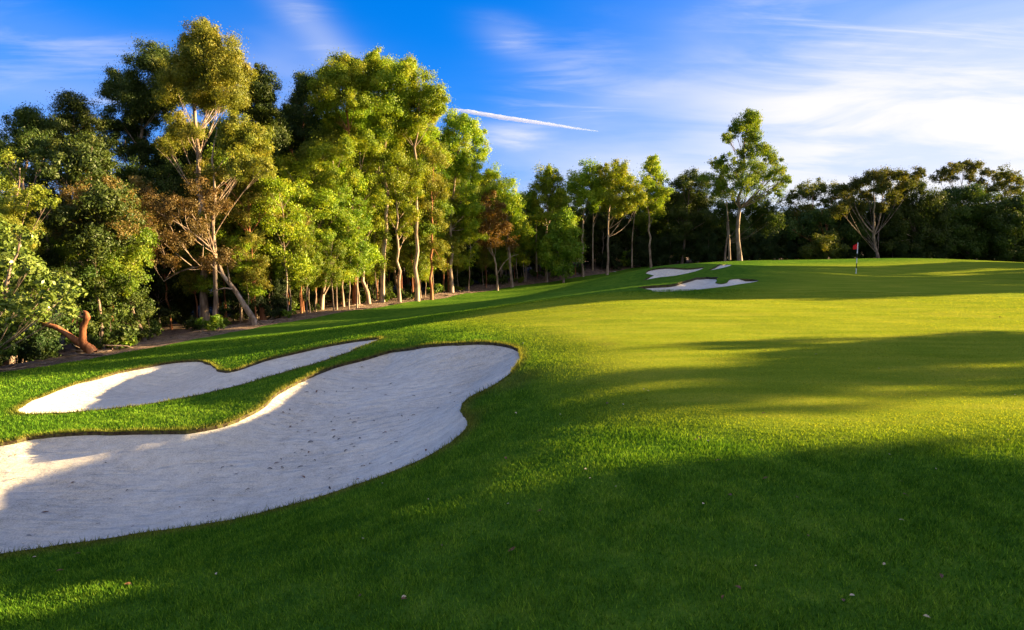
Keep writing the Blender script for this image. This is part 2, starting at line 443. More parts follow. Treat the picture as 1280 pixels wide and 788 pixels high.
# close-mown area (world polygon): the green and its apron
mown_poly = np.array([tuple(ground_hit(px, py)[:2]) for px, py in
    [(1280, 540), (1000, 545), (780, 520), (715, 470), (705, 440), (650, 415), (560, 402), (620, 385), (760, 368), (880, 371), (980, 352), (980, 342), (1000, 332)]] + [(60, 60), (80, 40), (50, 10)])
def masks(v2):
    x, y = v2[:, 0], v2[:, 1]
    d = dist_poly(x, y, mown_poly, maxd=4); s = np.where(in_poly(x, y, mown_poly), 1, -1)
    w = .35+.05*np.hypot(x, y)
    mown = np.clip(.5+s*d/(2*w), 0, 1)
    dry = np.zeros(len(x))
    for pl, *_ in bunkers[:2]:
        dd = dist_poly(x, y, pl, maxd=.3); dry = np.maximum(dry, np.clip(1-dd/.22, 0, 1)*.8)
    for px, py, r in ((650, 472, .5), (585, 520, .35), (640, 480, .4), (760, 430, .3)):
        p = ground_hit(px, py); dry = np.maximum(dry, .45*np.exp(-((x-p[0])**2+(y-p[1])**2)/(r*r)*2))
    return mown, dry
def add_attrs(o, v2, rep=1):
    mown, dry = masks(v2)
    for nm, a in (('mown', mown), ('dry', dry)):
        at_ = o.data.attributes.new(nm, 'FLOAT', 'POINT'); at_.data.foreach_set('value', np.repeat(a, rep).astype(np.float32))

ground = build_ground()
print('ground', time.time()-T0)

# ------------------------------------------------------------------ real grass blades near the camera
def build_grass():
    rng = np.random.default_rng(11)
    bands = [(2.1, 3.5, 9000, .027, .0058), (3.5, 5.5, 6500, .029, .0072), (5.5, 8, 4200, .032, .0088), (8, 12, 2300, .034, .0110), (12, 18, 1100, .036, .013), (18, 27, 420, .042, .020)]
    X = []; H = []; Wd = []
    for r0, r1, den, h, w in bands:
        a0, a1 = math.radians(47), math.radians(133.5)
        n = int(den*(a1-a0)/2*(r1*r1-r0*r0))
        rr = np.sqrt(rng.uniform(r0*r0, r1*r1, n)); th = rng.uniform(a0, a1, n)
        X.append(np.c_[np.cos(th)*rr, np.sin(th)*rr]); H.append(np.full(n, h)); Wd.append(np.full(n, w))
    X = np.vstack(X); H = np.concatenate(H); Wd = np.concatenate(Wd)
    ok = ~in_poly(X[:, 0], X[:, 1], wood_poly)
    for pl, *_ in bunkers[:2]: ok &= ~in_poly(X[:, 0], X[:, 1], pl)
    X, H, Wd = X[ok], H[ok], Wd[ok]
    # longer tufts on the rims
    for pl, *_ in bunkers[:2]:
        n = len(pl)*48
        k = rng.integers(0, len(pl), n); u = rng.uniform(0, 1, n)[:, None]
        b = pl[k]*(1-u)+pl[(k+1) % len(pl)]*u
        nv = pl[(k+1) % len(pl)]-pl[k]; nv = np.c_[nv[:, 1], -nv[:, 0]]; nv /= np.maximum(np.linalg.norm(nv, axis=1), 1e-6)[:, None]
        q = b+nv*rng.uniform(-.05, .05, n)[:, None]
        good = ~in_poly(q[:, 0], q[:, 1], pl); q = q[good]
        d = np.hypot(q[:, 0], q[:, 1])
        X = np.vstack([X, q]); H = np.r_[H, rng.uniform(.03, .07, len(q))]; Wd = np.r_[Wd, .003+.0009*d]
    mown, _ = masks(X)
    clump = .5+.5*np.sin(X[:, 0]*5.1+2*np.sin(X[:, 1]*3.3))*np.sin(X[:, 1]*7.3+X[:, 0]*2)
    H = H*(1-.55*mown)*(.75+.6*clump*(1-mown))*rng.uniform(.6, 1.35, len(H))
    n = len(X); z = gz(X[:, 0], X[:, 1])
    th = rng.uniform(0, 2*math.pi, n); lean = rng.uniform(.1, .9, n)*H
    ph = rng.uniform(0, 2*math.pi, n)
    B = np.c_[X, z-.004]
    wv = np.c_[np.cos(th), np.sin(th), np.zeros(n)]*(Wd/2)[:, None]
    tip = B+np.c_[np.cos(ph)*lean, np.sin(ph)*lean, H]
    V = np.empty((n, 3, 3)); V[:, 0] = B-wv; V[:, 1] = B+wv; V[:, 2] = tip
    o = mesh_np('grass', V.reshape(-1, 3), np.arange(3*n), 3, M['blade'])
    setp(o, label='short green turf blades covering the near slope round the bunkers', kind='stuff')
    add_attrs(o, X, 3)
    a_ = o.data.attributes.new('tone', 'FLOAT', 'POINT'); a_.data.foreach_set('value', np.repeat(rng.beta(1.3, 1.8, n), 3).astype(np.float32))
    print('blades', n, time.time()-T0)
build_grass()

# ------------------------------------------------------------------ trees
def tube(pts, rad, ns=7, jit=.06, rng=None):
    pts = np.asarray(pts, float); n = len(pts)
    tang = np.gradient(pts, axis=0); tang /= np.maximum(np.linalg.norm(tang, axis=1), 1e-9)[:, None]
    up = np.array([.31, .95, .05]); a = np.cross(tang, up); bad = np.linalg.norm(a, axis=1) < .1
    a[bad] = np.cross(tang[bad], [1, 0, 0]); a /= np.linalg.norm(a, axis=1)[:, None]; b = np.cross(tang, a)
    th = np.linspace(0, 2*math.pi, ns, endpoint=False)
    rr = np.asarray(rad)[:, None]*(1+(rng.normal(0, jit, (n, ns)) if rng is not None else 0))
    V = pts[:, None]+rr[..., None]*(np.cos(th)[None, :, None]*a[:, None]+np.sin(th)[None, :, None]*b[:, None])
    V = V.reshape(-1, 3)
    i = np.arange(n-1)[:, None]*ns; j = np.arange(ns)[None]; j2 = (j+1) % ns
    q = np.stack([i+j, i+j2, i+ns+j2, i+ns+j], -1).reshape(-1, 4)
    return V, q

def bez(a, b, c, n):
    u = np.linspace(0, 1, n)[:, None]; return (1-u)**2*a+2*u*(1-u)*b+u*u*c

def leaves(cs, rads, cover, L, Wr, rng, droop=.5, sub=.42, ell=.85):
    """rhombic leaf faces grouped in knobs on each lobe"""
    Vs = []
    for c, R in zip(cs, rads):
        area = .5*L*L*Wr
        n = int(cover*math.pi*R*R/area)
        if n < 12: n = 12
        ns = int(rng.integers(13, 22))
        dirs = rng.normal(0, 1, (ns, 3)); dirs[:, 2] += .35; dirs /= np.linalg.norm(dirs, axis=1)[:, None]
        sc = c+dirs*(R*rng.uniform(.3, 1.0, ns))[:, None]*np.array([1, 1, ell])
        sr = R*sub*rng.uniform(.45, 1.15, ns)
        k = rng.integers(0, ns, n)
        o = rng.normal(0, 1, (n, 3)); o /= np.linalg.norm(o, axis=1)[:, None]
        o = o*(rng.uniform(0, 1, n)**.45)[:, None]
        o = o*np.where(rng.random(n) < .16, 1.75, 1.0)[:, None]
        P = sc[k]+o*sr[k][:, None]*np.array([1, 1, .9])
        nrm = o*.55+dirs[k]*.35+rng.normal(0, .45, (n, 3)); nrm /= np.linalg.norm(nrm, axis=1)[:, None]
        a = rng.normal(0, 1, (n, 3)); a[:, 2] -= droop*2; a -= (a*nrm).sum(1)[:, None]*nrm
        a /= np.maximum(np.linalg.norm(a, axis=1), 1e-6)[:, None]; b = np.cross(nrm, a)
        l = (L*rng.uniform(.6, 1.3, n)/2)[:, None]; w = l*Wr
        V = np.empty((n, 4, 3)); V[:, 0] = P-a*l; V[:, 1] = P+b*w; V[:, 2] = P+a*l; V[:, 3] = P-b*w
        Vs.append(V.reshape(-1, 3))
    V = np.vstack(Vs); return V, np.arange(len(V))

def make_tree(name, label, cat, base, trunk_pts, r0, cs, rads, leaf, bark, group=None, cover=4.0, L=.16, Wr=.42, seed=0, droop=.5, sub=.42, limb=True, forks=(), rtop=.18, limb_r=.32, low=.35):
    """base: world xyz. trunk_pts, lobe centres in world coordinates. Everything is stored relative to base."""
    rng = np.random.default_rng(seed+101)
    base = np.array(base, float); tp = np.array(trunk_pts, float)
    root = empty(name, base, label=label, cat=cat, group=group)
    # densify the trunk with slight wander
    n = 14; s = np.r_[0, np.cumsum(np.linalg.norm(np.diff(tp, axis=0), axis=1))]; H = s[-1]; r0 = r0*.8
    u = np.linspace(0, s[-1], n); T = np.stack([np.interp(u, s, tp[:, i]) for i in range(3)], 1)
    T[1:-1] = (T[:-2]+2*T[1:-1]+T[2:])/4
    T[2:-1, :2] += rng.normal(0, .006*H, (n-3, 2))
    rad = r0*(1-(1-rtop)*np.linspace(0, 1, n)); rad[0] *= 1.35; rad[1] *= 1.05
    T[0, 2] -= .15
    parts = [tube(T-base, rad, 8, .05, rng)]
    for fk in forks:      # extra stems: list of (points, r)
        fp = np.array(fk[0], float); s2 = np.r_[0, np.cumsum(np.linalg.norm(np.diff(fp, axis=0), axis=1))]
        u2 = np.linspace(0, s2[-1], 9); Tf = np.stack([np.interp(u2, s2, fp[:, i]) for i in range(3)], 1)
        Tf[1:-1] = (Tf[:-2]+2*Tf[1:-1]+Tf[2:])/4
        parts.append(tube(Tf-base, fk[1]*np.linspace(1, .3, 9), 6, .05, rng))
        T = np.vstack([T, Tf[2:]]); rad = np.r_[rad, fk[1]*np.linspace(1, .3, 9)[2:]]
    if limb:
        for c, R in zip(cs, rads):
            hd = np.hypot(T[:, 0]-c[0], T[:, 1]-c[1]); want = c[2]-.9*hd-.3*R-rng.uniform(-.02, .05)*H
            cost = np.abs(T[:, 2]-want)+.35*hd+np.where(T[:, 2] < base[2]+low*(tp[-1, 2]-base[2]), 50, 0)
            k = int(np.argmin(cost)); a = T[k]
            dist = np.linalg.norm(c-a); 
            if dist < .3: continue
            mid = (a+c)/2+np.array([0, 0, -.08*dist])+rng.normal(0, .05*dist, 3)
            r_a = min(rad[k]*.45, .016*dist+.015)*(limb_r/.32)
            B = bez(a, mid, c+np.array([0, 0, .1*R]), 7)
            parts.append(tube(B-base, np.linspace(r_a, r_a*.3, 7), 5, .04, rng))
            for _ in range(3):
                d = rng.normal(0, 1, 3); d[2] = abs(d[2])*.8; d /= np.linalg.norm(d)
                st = B[int(rng.integers(3, 6))]; e = c+d*R*.75
                parts.append(tube(bez(st, (st+e)/2+rng.normal(0, .1*R, 3), e, 4)-base, np.linspace(r_a*.4, r_a*.12, 4), 4, 0, rng))
    Vs = []; Fs = []; off = 0
    for V, q in parts:
        Vs.append(V); Fs.append(q+off); off += len(V)
    mesh_np('trunk', np.vstack(Vs), np.vstack(Fs), 4, bark, root, smooth=True)
    V, f = leaves(np.array(cs)-base, rads, cover, L, Wr, rng, droop, sub)
    mesh_np('crown', V, f, 4, leaf, root)
    return root

NH = [0]
def hero(name, label, d, bpx, lobes, leaf='leaf_green', bark='bark_pale', path=(), r0=.22, cover=3.6, back=.55, spread=.55, group=None, cat='tree', L=None, forks=(), by=None, **kw):
    NH[0] += 1; rng = np.random.default_rng(NH[0]*17+5)
    bx = at(bpx, 400, d)[0]; by_ = d
    base = (bx, by_, g1(bx, by_))
    lobes = [(a, b, c*1.42) for a, b, c in lobes]; lob = np.array(lobes, float)
    w = (lob[:, 0].max()-lob[:, 0].min())/2*d/F+1
    cs = []; rs = []
    for px, py, r in lobes:
        dd = d+rng.uniform(-1, .6)*w*spread
        cs.append(at(px, py, dd)); rs.append(r*dd/F)
        if rng.random() < back:
            d2 = d+rng.uniform(.3, 1.1)*w
            cs.append(at(px+rng.uniform(-.4, .4)*r, py+rng.uniform(-.1, .5)*r, d2)); rs.append(r*d2/F*.85)
    top = at(lob[:, 0].mean() if not path else path[-1][0], lob[:, 1].min()+lob[:, 2].mean()*.6, d)
    tp = [np.array(base)]+[at(px, py, d) for px, py in path]
    if top[2] > tp[-1][2]+.5: tp.append(top)
    fk = [([at(px, py, d+dz) for px, py in pts], rr) for pts, rr, dz in forks]
    return make_tree(name, label, cat, base, tp, r0, cs, rs, M[leaf], M[bark], group, cover, L or max(.10, .0027*d), seed=NH[0], forks=fk, **kw)

# --- left wood, from the left edge of the photograph
hero('gum_tree', 'tall dark gum at the far left end of the skyline', 33, 20, [(35, 150, 16), (20, 165, 16), (52, 163, 14), (30, 190, 18), (8, 195, 16), (58, 190, 13), (40, 172, 14), (15, 215, 12)], 'leaf_dark', 'bark_grey', r0=.2, cover=3.2)
hero('gum_tree', 'dark round-topped gum beside the tallest tree on its left', 36, 96, [(95, 133, 14), (84, 150, 17), (112, 150, 15), (70, 160, 13), (103, 172, 18), (82, 182, 15), (120, 190, 15), (100, 200, 14), (66, 185, 12)], 'leaf_dark', 'bark_grey', r0=.2, cover=3.2)
hero('gum_tree', 'dark broad crown leaning on the left side of the tallest gum', 41, 185, [(197, 72, 17), (185, 92, 21), (212, 95, 22), (160, 118, 18), (148, 98, 13), (140, 115, 12), (172, 130, 20), (150, 150, 17), (190, 142, 20), (165, 175, 18), (132, 160, 14), (205, 125, 18), (145, 185, 14), (180, 190, 14)], 'leaf_dark', 'bark_pale', r0=.28, cover=3.6)
hero('gum_tree', 'tallest gum of the wood with sunlit golden green crown', 36, 256, [(253, 42, 13), (262, 52, 15), (278, 66, 18), (240, 55, 13), (290, 85, 19), (265, 82, 22), (240, 80, 20), (228, 95, 18), (250, 110, 22), (280, 110, 20), (300, 100, 12), (222, 118, 16), (228, 160, 17), (243, 172, 13), (208, 182, 11), (290, 125, 12), (262, 128, 12)], 'leaf_olive', 'bark_pale', path=[(250, 300), (247, 210), (247, 150)], r0=.30, cover=4.2, limb_r=.17)
hero('gum_tree', 'slim gum with bare lower trunk right of the tallest gum', 34, 268, [(292, 158, 15), (305, 175, 17), (320, 190, 16), (285, 185, 12), (325, 168, 11), (306, 200, 14), (282, 168, 10), (330, 210, 12), (298, 215, 12)], 'leaf_olive', 'bark_pale', path=[(268, 250), (266, 180), (272, 160)], r0=.17, cover=3.6)
hero('gum_tree', 'narrow dark gum filling the gap between the two big crowns', 43, 326, [(325, 97, 12), (330, 112, 15), (335, 130, 17), (314, 130, 13), (343, 148, 13), (325, 152, 16), (312, 115, 10), (340, 170, 14)], 'leaf_dark', 'bark_grey', r0=.2)
hero('gum_tree', 'yellowish gum top catching sun at the left edge', 25, 8, [(4, 200, 10), (18, 222, 13), (6, 240, 14), (42, 238, 11), (30, 255, 13), (60, 255, 9), (12, 265, 13)], 'leaf_olive', 'bark_grey', r0=.16, cover=3)
hero('gum_tree', 'orange-tipped bushy gum with thin brown crown at left', 28, 135, [(120, 232, 14), (100, 245, 16), (140, 242, 15), (155, 262, 15), (90, 268, 15), (125, 265, 17), (105, 285, 13), (150, 285, 13), (80, 290, 10)], 'leaf_brown', 'bark_red', path=[(140, 330), (134, 262)], r0=.17, cover=2.4)
hero('gum_tree', 'olive tree with drooping crown behind the twisted orange trunk', 29, 180, [(90, 310, 18), (120, 305, 20), (150, 310, 18), (110, 335, 20), (140, 335, 20), (170, 325, 16), (95, 345, 15), (160, 350, 16), (180, 300, 13), (125, 360, 15)], 'leaf_green', 'bark_grey', r0=.13, cover=3)
hero('paperbark_tree', 'leaning paperbark with bare arching branches and thin brown leaves', 32.5, 320, [(185, 248, 12), (210, 262, 14), (176, 280, 14), (200, 300, 12), (232, 262, 14), (252, 240, 13), (268, 262, 14), (225, 300, 13), (250, 285, 12), (282, 322, 12), (262, 330, 11), (215, 330, 10), (192, 322, 9)], 'leaf_brown', 'bark_pale',
     path=[(308, 385), (296, 367), (282, 350), (268, 320), (262, 290), (256, 262)], r0=.20, cover=2.3, back=.3,
     forks=[([(268, 332), (245, 334), (222, 340), (205, 352)], .06, 0), ([(292, 362), (280, 360), (262, 366)], .05, -.3), ([(262, 310), (240, 290), (215, 275), (190, 262)], .07, .3), ([(275, 335), (262, 300), (240, 268)], .06, .4)], limb_r=.36)
hero('gum_tree', 'mid-height yellow-green gum below the slim gum', 36, 330, [(245, 213, 12), (272, 216, 13), (300, 225, 15), (325, 222, 13), (320, 245, 14), (290, 250, 14), (262, 240, 12), (335, 262, 11), (305, 275, 12)], 'leaf_olive', 'bark_red', path=[(320, 345), (312, 290)], r0=.2, cover=2.6)
hero('gum_tree', 'rusty brown sparse tree low against the big middle crown', 39, 352, [(336, 262, 10), (352, 252, 9), (366, 262, 10), (380, 278, 9), (350, 278, 10), (330, 288, 9), (368, 292, 9), (345, 305, 9), (384, 300, 8), (358, 318, 8), (334, 322, 8), (375, 328, 7)], 'leaf_brown', 'bark_grey', r0=.11, cover=1.6)
hero('gum_tree', 'dense dark gum behind the leaning paperbark', 39, 205, [(165, 215, 15), (190, 225, 16), (215, 215, 14), (150, 245, 16), (180, 255, 17), (210, 250, 16), (235, 245, 14), (165, 285, 17), (195, 290, 17), (225, 285, 15), (150, 315, 15), (180, 322, 16), (212, 320, 15), (240, 315, 13), (130, 290, 14), (200, 350, 14), (235, 345, 12)], 'leaf_dark', 'bark_grey', r0=.2, cover=3.4)
hero('gum_tree', 'brown-tipped bushy gum between the paperbark and the olive tree', 33.5, 165, [(172, 232, 10), (160, 250, 11), (182, 262, 11), (165, 275, 11), (192, 285, 10), (150, 268, 10), (175, 300, 10), (158, 312, 9), (142, 240, 9)], 'leaf_brown', 'bark_pale', r0=.12, cover=2.2)
hero('gum_tree', 'dark gum crown closing the gap over the olive tree', 38, 60, [(20, 225, 14), (45, 220, 14), (70, 222, 14), (92, 228, 13), (30, 250, 15), (60, 250, 15), (85, 255, 14), (20, 280, 15), (50, 282, 15), (75, 290, 14), (110, 215, 12), (40, 310, 14)], 'leaf_dark', 'bark_grey', r0=.18, cover=3)
# --- the big middle crown
hero('gum_tree', 'green gum crown filling the heart of the big middle group', 51, 455, [(440, 150, 18), (462, 135, 18), (485, 165, 18), (505, 150, 17), (425, 170, 16), (455, 175, 17), (520, 180, 15), (495, 195, 16), (470, 200, 15), (440, 200, 14), (535, 175, 13), (548, 200, 12)], 'leaf_lime', 'bark_pale', r0=.2)
hero('gum_tree', 'shaded gum low behind the pale trunks of the middle group', 52, 500, [(400, 230, 16), (425, 250, 16), (450, 235, 16), (475, 250, 16), (500, 235, 15), (525, 255, 15), (550, 262, 13), (410, 275, 14), (440, 285, 14), (470, 290, 14), (505, 285, 14), (535, 290, 13)], 'leaf_green', 'bark_grey', r0=.18, cover=3)
hero('gum_tree', 'dark left shoulder of the big middle crown', 49, 392, [(385, 108, 16), (370, 128, 16), (395, 122, 18), (378, 148, 18), (362, 150, 12), (400, 150, 18), (372, 172, 16), (392, 180, 15), (356, 175, 12)], 'leaf_dark', 'bark_red', r0=.22)
hero('gum_tree', 'high gum with reddish trunk left in the big middle crown', 45, 445, [(432, 85, 16), (440, 105, 19), (412, 92, 15), (425, 122, 17), (400, 112, 14), (446, 128, 13), (410, 135, 13), (450, 88, 11), (418, 150, 10)], 'leaf_lime', 'bark_red', path=[(443, 300), (436, 220), (436, 150), (434, 110)], r0=.24, cover=4)
hero('gum_tree', 'highest pointed gum in the centre of the big middle crown', 46, 478, [(471, 73, 10), (470, 88, 14), (488, 92, 15), (478, 110, 17), (498, 115, 17), (505, 92, 13), (465, 105, 12), (485, 138, 16), (476, 160, 13), (500, 142, 13)], 'leaf_lime', 'bark_pale', path=[(480, 300), (482, 200), (480, 140)], r0=.24, cover=4)
hero('gum_tree', 'rounded bright gum on the right side of the big middle crown', 47, 522, [(524, 102, 13), (540, 122, 14), (518, 125, 17), (536, 142, 14), (506, 160, 14), (524, 160, 13), (512, 85, 10), (545, 138, 9), (500, 132, 12)], 'leaf_lime', 'bark_pale', path=[(522, 300), (521, 200), (522, 150)], r0=.22, cover=4)
hero('gum_tree', 'bright green gum with long pale trunk ending the tall group', 55, 565, [(565, 150, 10), (583, 158, 13), (596, 172, 13), (601, 192, 12), (577, 178, 12), (560, 172, 10), (582, 200, 12), (592, 215, 12), (570, 215, 10), (586, 240, 11), (560, 240, 10), (575, 262, 12), (592, 262, 10), (588, 285, 10)], 'leaf_lime', 'bark_pale', path=[(563, 300), (566, 230), (575, 180)], r0=.24, cover=3.6)
hero('gum_tree', 'shorter leafy gum on three pale stems under the middle crown', 43, 402, [(352, 212, 14), (385, 215, 14), (402, 195, 14), (430, 190, 14), (415, 222, 14), (368, 232, 13), (398, 240, 12), (440, 222, 12), (425, 245, 10)], 'leaf_lime', 'bark_pale', path=[(402, 372), (408, 348), (412, 330), (416, 290)], r0=.19, cover=3,
     forks=[([(405, 368), (415, 350), (422, 335), (428, 300)], .09, -.2)])
hero('gum_tree', 'slender gum with yellow lower leaves and slanted pale trunk', 45, 462, [(460, 180, 13), (472, 198, 14), (450, 212, 13), (462, 232, 12), (440, 240, 10), (475, 250, 10), (455, 265, 10), (470, 280, 8)], 'leaf_lime', 'bark_pale', path=[(455, 340), (450, 290)], r0=.18, cover=3)
hero('gum_tree', 'slender gum with hanging green clumps right of centre', 46, 500, [(500, 200, 14), (515, 215, 15), (490, 225, 13), (520, 240, 12), (500, 250, 12), (485, 270, 9), (515, 270, 10), (505, 290, 8)], 'leaf_lime', 'bark_pale', path=[(497, 320)], r0=.16, cover=3)
hero('gum_tree', 'green gum with orange patches inside the pale trunks', 49, 540, [(528, 190, 13), (545, 200, 13), (535, 225, 13), (548, 240, 12), (530, 255, 11), (545, 275, 12), (532, 300, 10), (548, 310, 10), (552, 330, 9)], 'leaf_olive', 'bark_red', r0=.16, cover=2.8)
hero('gum_tree', 'rust-leaved slim tree among the pale trunks', 44, 430, [(400, 268, 10), (415, 280, 10), (430, 270, 10), (445, 290, 9), (422, 300, 8)], 'leaf_rust', 'bark_pale', r0=.11, cover=2)
# --- middle distance
hero('gum_tree', 'rounded yellow-green gum beyond the tall group', 60, 640, [(618, 222, 11), (632, 238, 12), (640, 256, 12), (612, 240, 9), (622, 258, 10), (645, 278, 10), (636, 295, 10)], 'leaf_lime', 'bark_grey', r0=.2)
hero('gum_tree', 'rust-red tree with curving pale trunk at the wood edge', 58, 622, [(610, 248, 9), (605, 265, 10), (622, 265, 10), (612, 285, 10), (630, 288, 9), (620, 305, 8), (640, 305, 7), (606, 305, 7)], 'leaf_rust', 'bark_pale', path=[(621, 335), (616, 315), (612, 300)], r0=.15, cover=2.6, forks=[([(622, 342), (630, 328), (640, 320), (648, 318)], .06, 0)])
hero('gum_tree', 'twin-trunked round gum left of the dark green bush', 64, 683, [(681, 222, 11), (672, 238, 12), (692, 236, 12), (700, 252, 10), (664, 255, 9), (684, 250, 12), (688, 270, 8), (672, 270, 8), (690, 215, 8)], 'leaf_lime', 'bark_pale', r0=.19, forks=[([(671, 340), (670, 300), (671, 262)], .12, 1)])
hero('gum_tree', 'broad bushy dark green tree reaching the ground', 62, 704, [(705, 276, 12), (697, 292, 13), (713, 290, 11), (690, 308, 14), (710, 312, 14), (698, 326, 14), (716, 326, 9), (684, 325, 11), (704, 336, 10)], 'leaf_green', 'bark_grey', r0=.15, L=.2)
hero('gum_tree', 'first of three high round gums with very thin white trunk', 66, 728, [(735, 215, 11), (725, 228, 12), (745, 230, 12), (716, 242, 10), (754, 246, 10), (736, 246, 12), (722, 252, 8), (745, 258, 8)], 'leaf_lime', 'bark_pale', path=[(728, 300), (729, 260)], r0=.16, forks=[([(741, 338), (741, 300), (742, 255)], .11, .6)])
hero('gum_tree', 'second of three high round gums, brightest yellow on its right', 65, 758, [(770, 212, 11), (780, 224, 12), (764, 232, 12), (790, 240, 11), (798, 250, 8), (774, 248, 11), (756, 216, 9), (785, 260, 8), (760, 250, 9), (770, 268, 7)], 'leaf_lime', 'bark_pale', path=[(760, 300), (762, 262)], r0=.17)
hero('gum_tree', 'third of three high gums, pointed and darker', 69, 812, [(815, 204, 8), (814, 216, 11), (822, 228, 11), (806, 230, 9), (818, 244, 11), (830, 242, 7), (800, 245, 8), (812, 260, 9), (822, 262, 9)], 'leaf_lime', 'bark_pale', path=[(811, 300)], r0=.17, forks=[([(790, 335), (790, 300), (794, 262)], .10, .5)])
hero('gum_tree', 'low dark tree filling between the three gums and the far tall gum', 72, 850, [(852, 232, 9), (865, 226, 10), (880, 232, 11), (845, 248, 10), (862, 250, 12), (880, 255, 12), (850, 268, 11), (870, 275, 13), (890, 275, 12), (855, 290, 12), (840, 268, 9)], 'leaf_dark', 'bark_grey', r0=.2)
hero('gum_tree', 'tall lone gum standing above the far end of the wood', 61, 922, [(936, 145, 9), (930, 156, 11), (944, 158, 10), (920, 165, 8), (940, 172, 10), (908, 172, 6), (946, 188, 10), (958, 192, 9), (966, 203, 10), (975, 214, 9), (981, 226, 7), (928, 196, 9), (908, 202, 8), (897, 205, 7), (940, 212, 12), (920, 216, 11), (955, 226, 12), (970, 238, 9), (900, 222, 11), (885, 225, 8), (934, 234, 12), (912, 240, 11), (895, 240, 9), (950, 248, 9)], 'leaf_green', 'bark_grey', path=[(922, 290), (926, 235), (932, 180)], r0=.28, cover=3.4, back=.25,
     forks=[([(912, 325), (911, 290), (908, 250)], .14, .8)])
hero('gum_tree', 'dark low tree with white trunk under the lone tall gum', 65, 903, [(900, 262, 12), (918, 258, 11), (935, 262, 11), (910, 276, 11), (945, 270, 10), (960, 262, 10), (925, 280, 10), (970, 275, 10), (955, 285, 10)], 'leaf_dark', 'bark_grey', r0=.15, path=[(909, 300)], limb_r=.15)
# --- the far right side
hero('spreading_tree', 'flat-crowned golden tree right of the lone tall gum', 74, 1012, [(1010, 236, 8), (1024, 234, 9), (1040, 240, 9), (998, 243, 8), (1050, 243, 7), (985, 250, 8), (1015, 248, 9), (1035, 253, 9), (990, 265, 9), (1010, 265, 10)], 'leaf_dusk', 'bark_red', r0=.2, cover=2.8, back=.3)
hero('spreading_tree', 'umbrella-crowned tree with pale forked trunk behind the flag', 69, 1093, [(1080, 226, 8), (1094, 222, 9), (1110, 219, 9), (1126, 221, 8), (1068, 234, 8), (1100, 235, 10), (1054, 236, 7), (1130, 233, 8), (1082, 246, 8), (1146, 218, 7), (1060, 252, 10), (1117, 246, 8), (1048, 262, 9), (1075, 265, 9), (1100, 260, 8)], 'leaf_dusk', 'bark_grey', path=[(1094, 300), (1092, 292)], r0=.22, cover=3.8, back=1.0, limb_r=.16, low=.05,
     forks=[([(1093, 293), (1080, 280), (1070, 262), (1066, 245)], .10, 0), ([(1093, 293), (1100, 275), (1102, 255), (1106, 232)], .10, .3)])
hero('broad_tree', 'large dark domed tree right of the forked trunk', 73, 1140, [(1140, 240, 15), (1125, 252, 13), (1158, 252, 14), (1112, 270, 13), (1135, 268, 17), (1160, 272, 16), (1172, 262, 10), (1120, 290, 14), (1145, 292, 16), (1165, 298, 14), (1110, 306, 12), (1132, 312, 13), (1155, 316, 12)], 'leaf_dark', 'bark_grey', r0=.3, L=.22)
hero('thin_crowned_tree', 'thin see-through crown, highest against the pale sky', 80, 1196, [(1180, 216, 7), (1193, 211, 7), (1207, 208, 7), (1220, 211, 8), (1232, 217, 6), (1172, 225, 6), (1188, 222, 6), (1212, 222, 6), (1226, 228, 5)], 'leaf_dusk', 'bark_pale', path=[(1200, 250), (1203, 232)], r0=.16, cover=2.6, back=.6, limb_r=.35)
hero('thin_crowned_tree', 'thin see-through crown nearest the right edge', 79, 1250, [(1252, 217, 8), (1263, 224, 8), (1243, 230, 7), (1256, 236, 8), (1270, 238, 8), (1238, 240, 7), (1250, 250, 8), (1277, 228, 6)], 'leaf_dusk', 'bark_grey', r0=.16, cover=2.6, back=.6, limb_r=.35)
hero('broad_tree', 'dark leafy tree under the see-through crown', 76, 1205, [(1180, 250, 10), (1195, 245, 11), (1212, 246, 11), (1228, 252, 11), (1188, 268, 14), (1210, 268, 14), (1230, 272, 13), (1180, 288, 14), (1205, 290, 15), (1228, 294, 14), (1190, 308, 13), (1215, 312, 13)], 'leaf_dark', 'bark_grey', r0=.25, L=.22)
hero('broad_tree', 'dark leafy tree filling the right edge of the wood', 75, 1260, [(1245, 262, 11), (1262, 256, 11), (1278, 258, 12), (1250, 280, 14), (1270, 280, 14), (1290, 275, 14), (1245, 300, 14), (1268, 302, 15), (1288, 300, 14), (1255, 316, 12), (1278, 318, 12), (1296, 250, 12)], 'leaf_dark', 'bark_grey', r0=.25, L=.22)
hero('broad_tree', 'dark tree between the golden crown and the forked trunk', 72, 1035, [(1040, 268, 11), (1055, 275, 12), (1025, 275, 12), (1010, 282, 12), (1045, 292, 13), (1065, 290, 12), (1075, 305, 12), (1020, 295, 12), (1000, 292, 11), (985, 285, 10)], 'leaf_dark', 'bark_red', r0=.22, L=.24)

# --- shrubs
hero('shrub', 'rounded bush catching sun on top behind the flag', 68, 1035, [(1028, 303, 9), (1040, 300, 9), (1020, 312, 9), (1036, 314, 10), (1048, 312, 8), (1010, 316, 8)], 'leaf_dusk', 'bark_grey', r0=.06, cat='shrub', L=.2)
hero('broadleaf_tree', 'pale broad-leaved small tree spreading in from the left edge', 17.5, -30, [(-10, 300, 22), (15, 305, 18), (10, 330, 22), (40, 335, 15), (30, 358, 20), (60, 355, 16), (80, 362, 13), (20, 385, 20), (55, 382, 15), (85, 385, 11), (5, 410, 18), (-15, 370, 22), (12, 435, 14), (-12, 430, 18), (25, 290, 8), (-20, 330, 22)], 'leaf_pale', 'bark_grey', r0=.14, cover=2.9, limb_r=.18, L=.13, Wr=.6, droop=.1, sub=.36, low=.1)

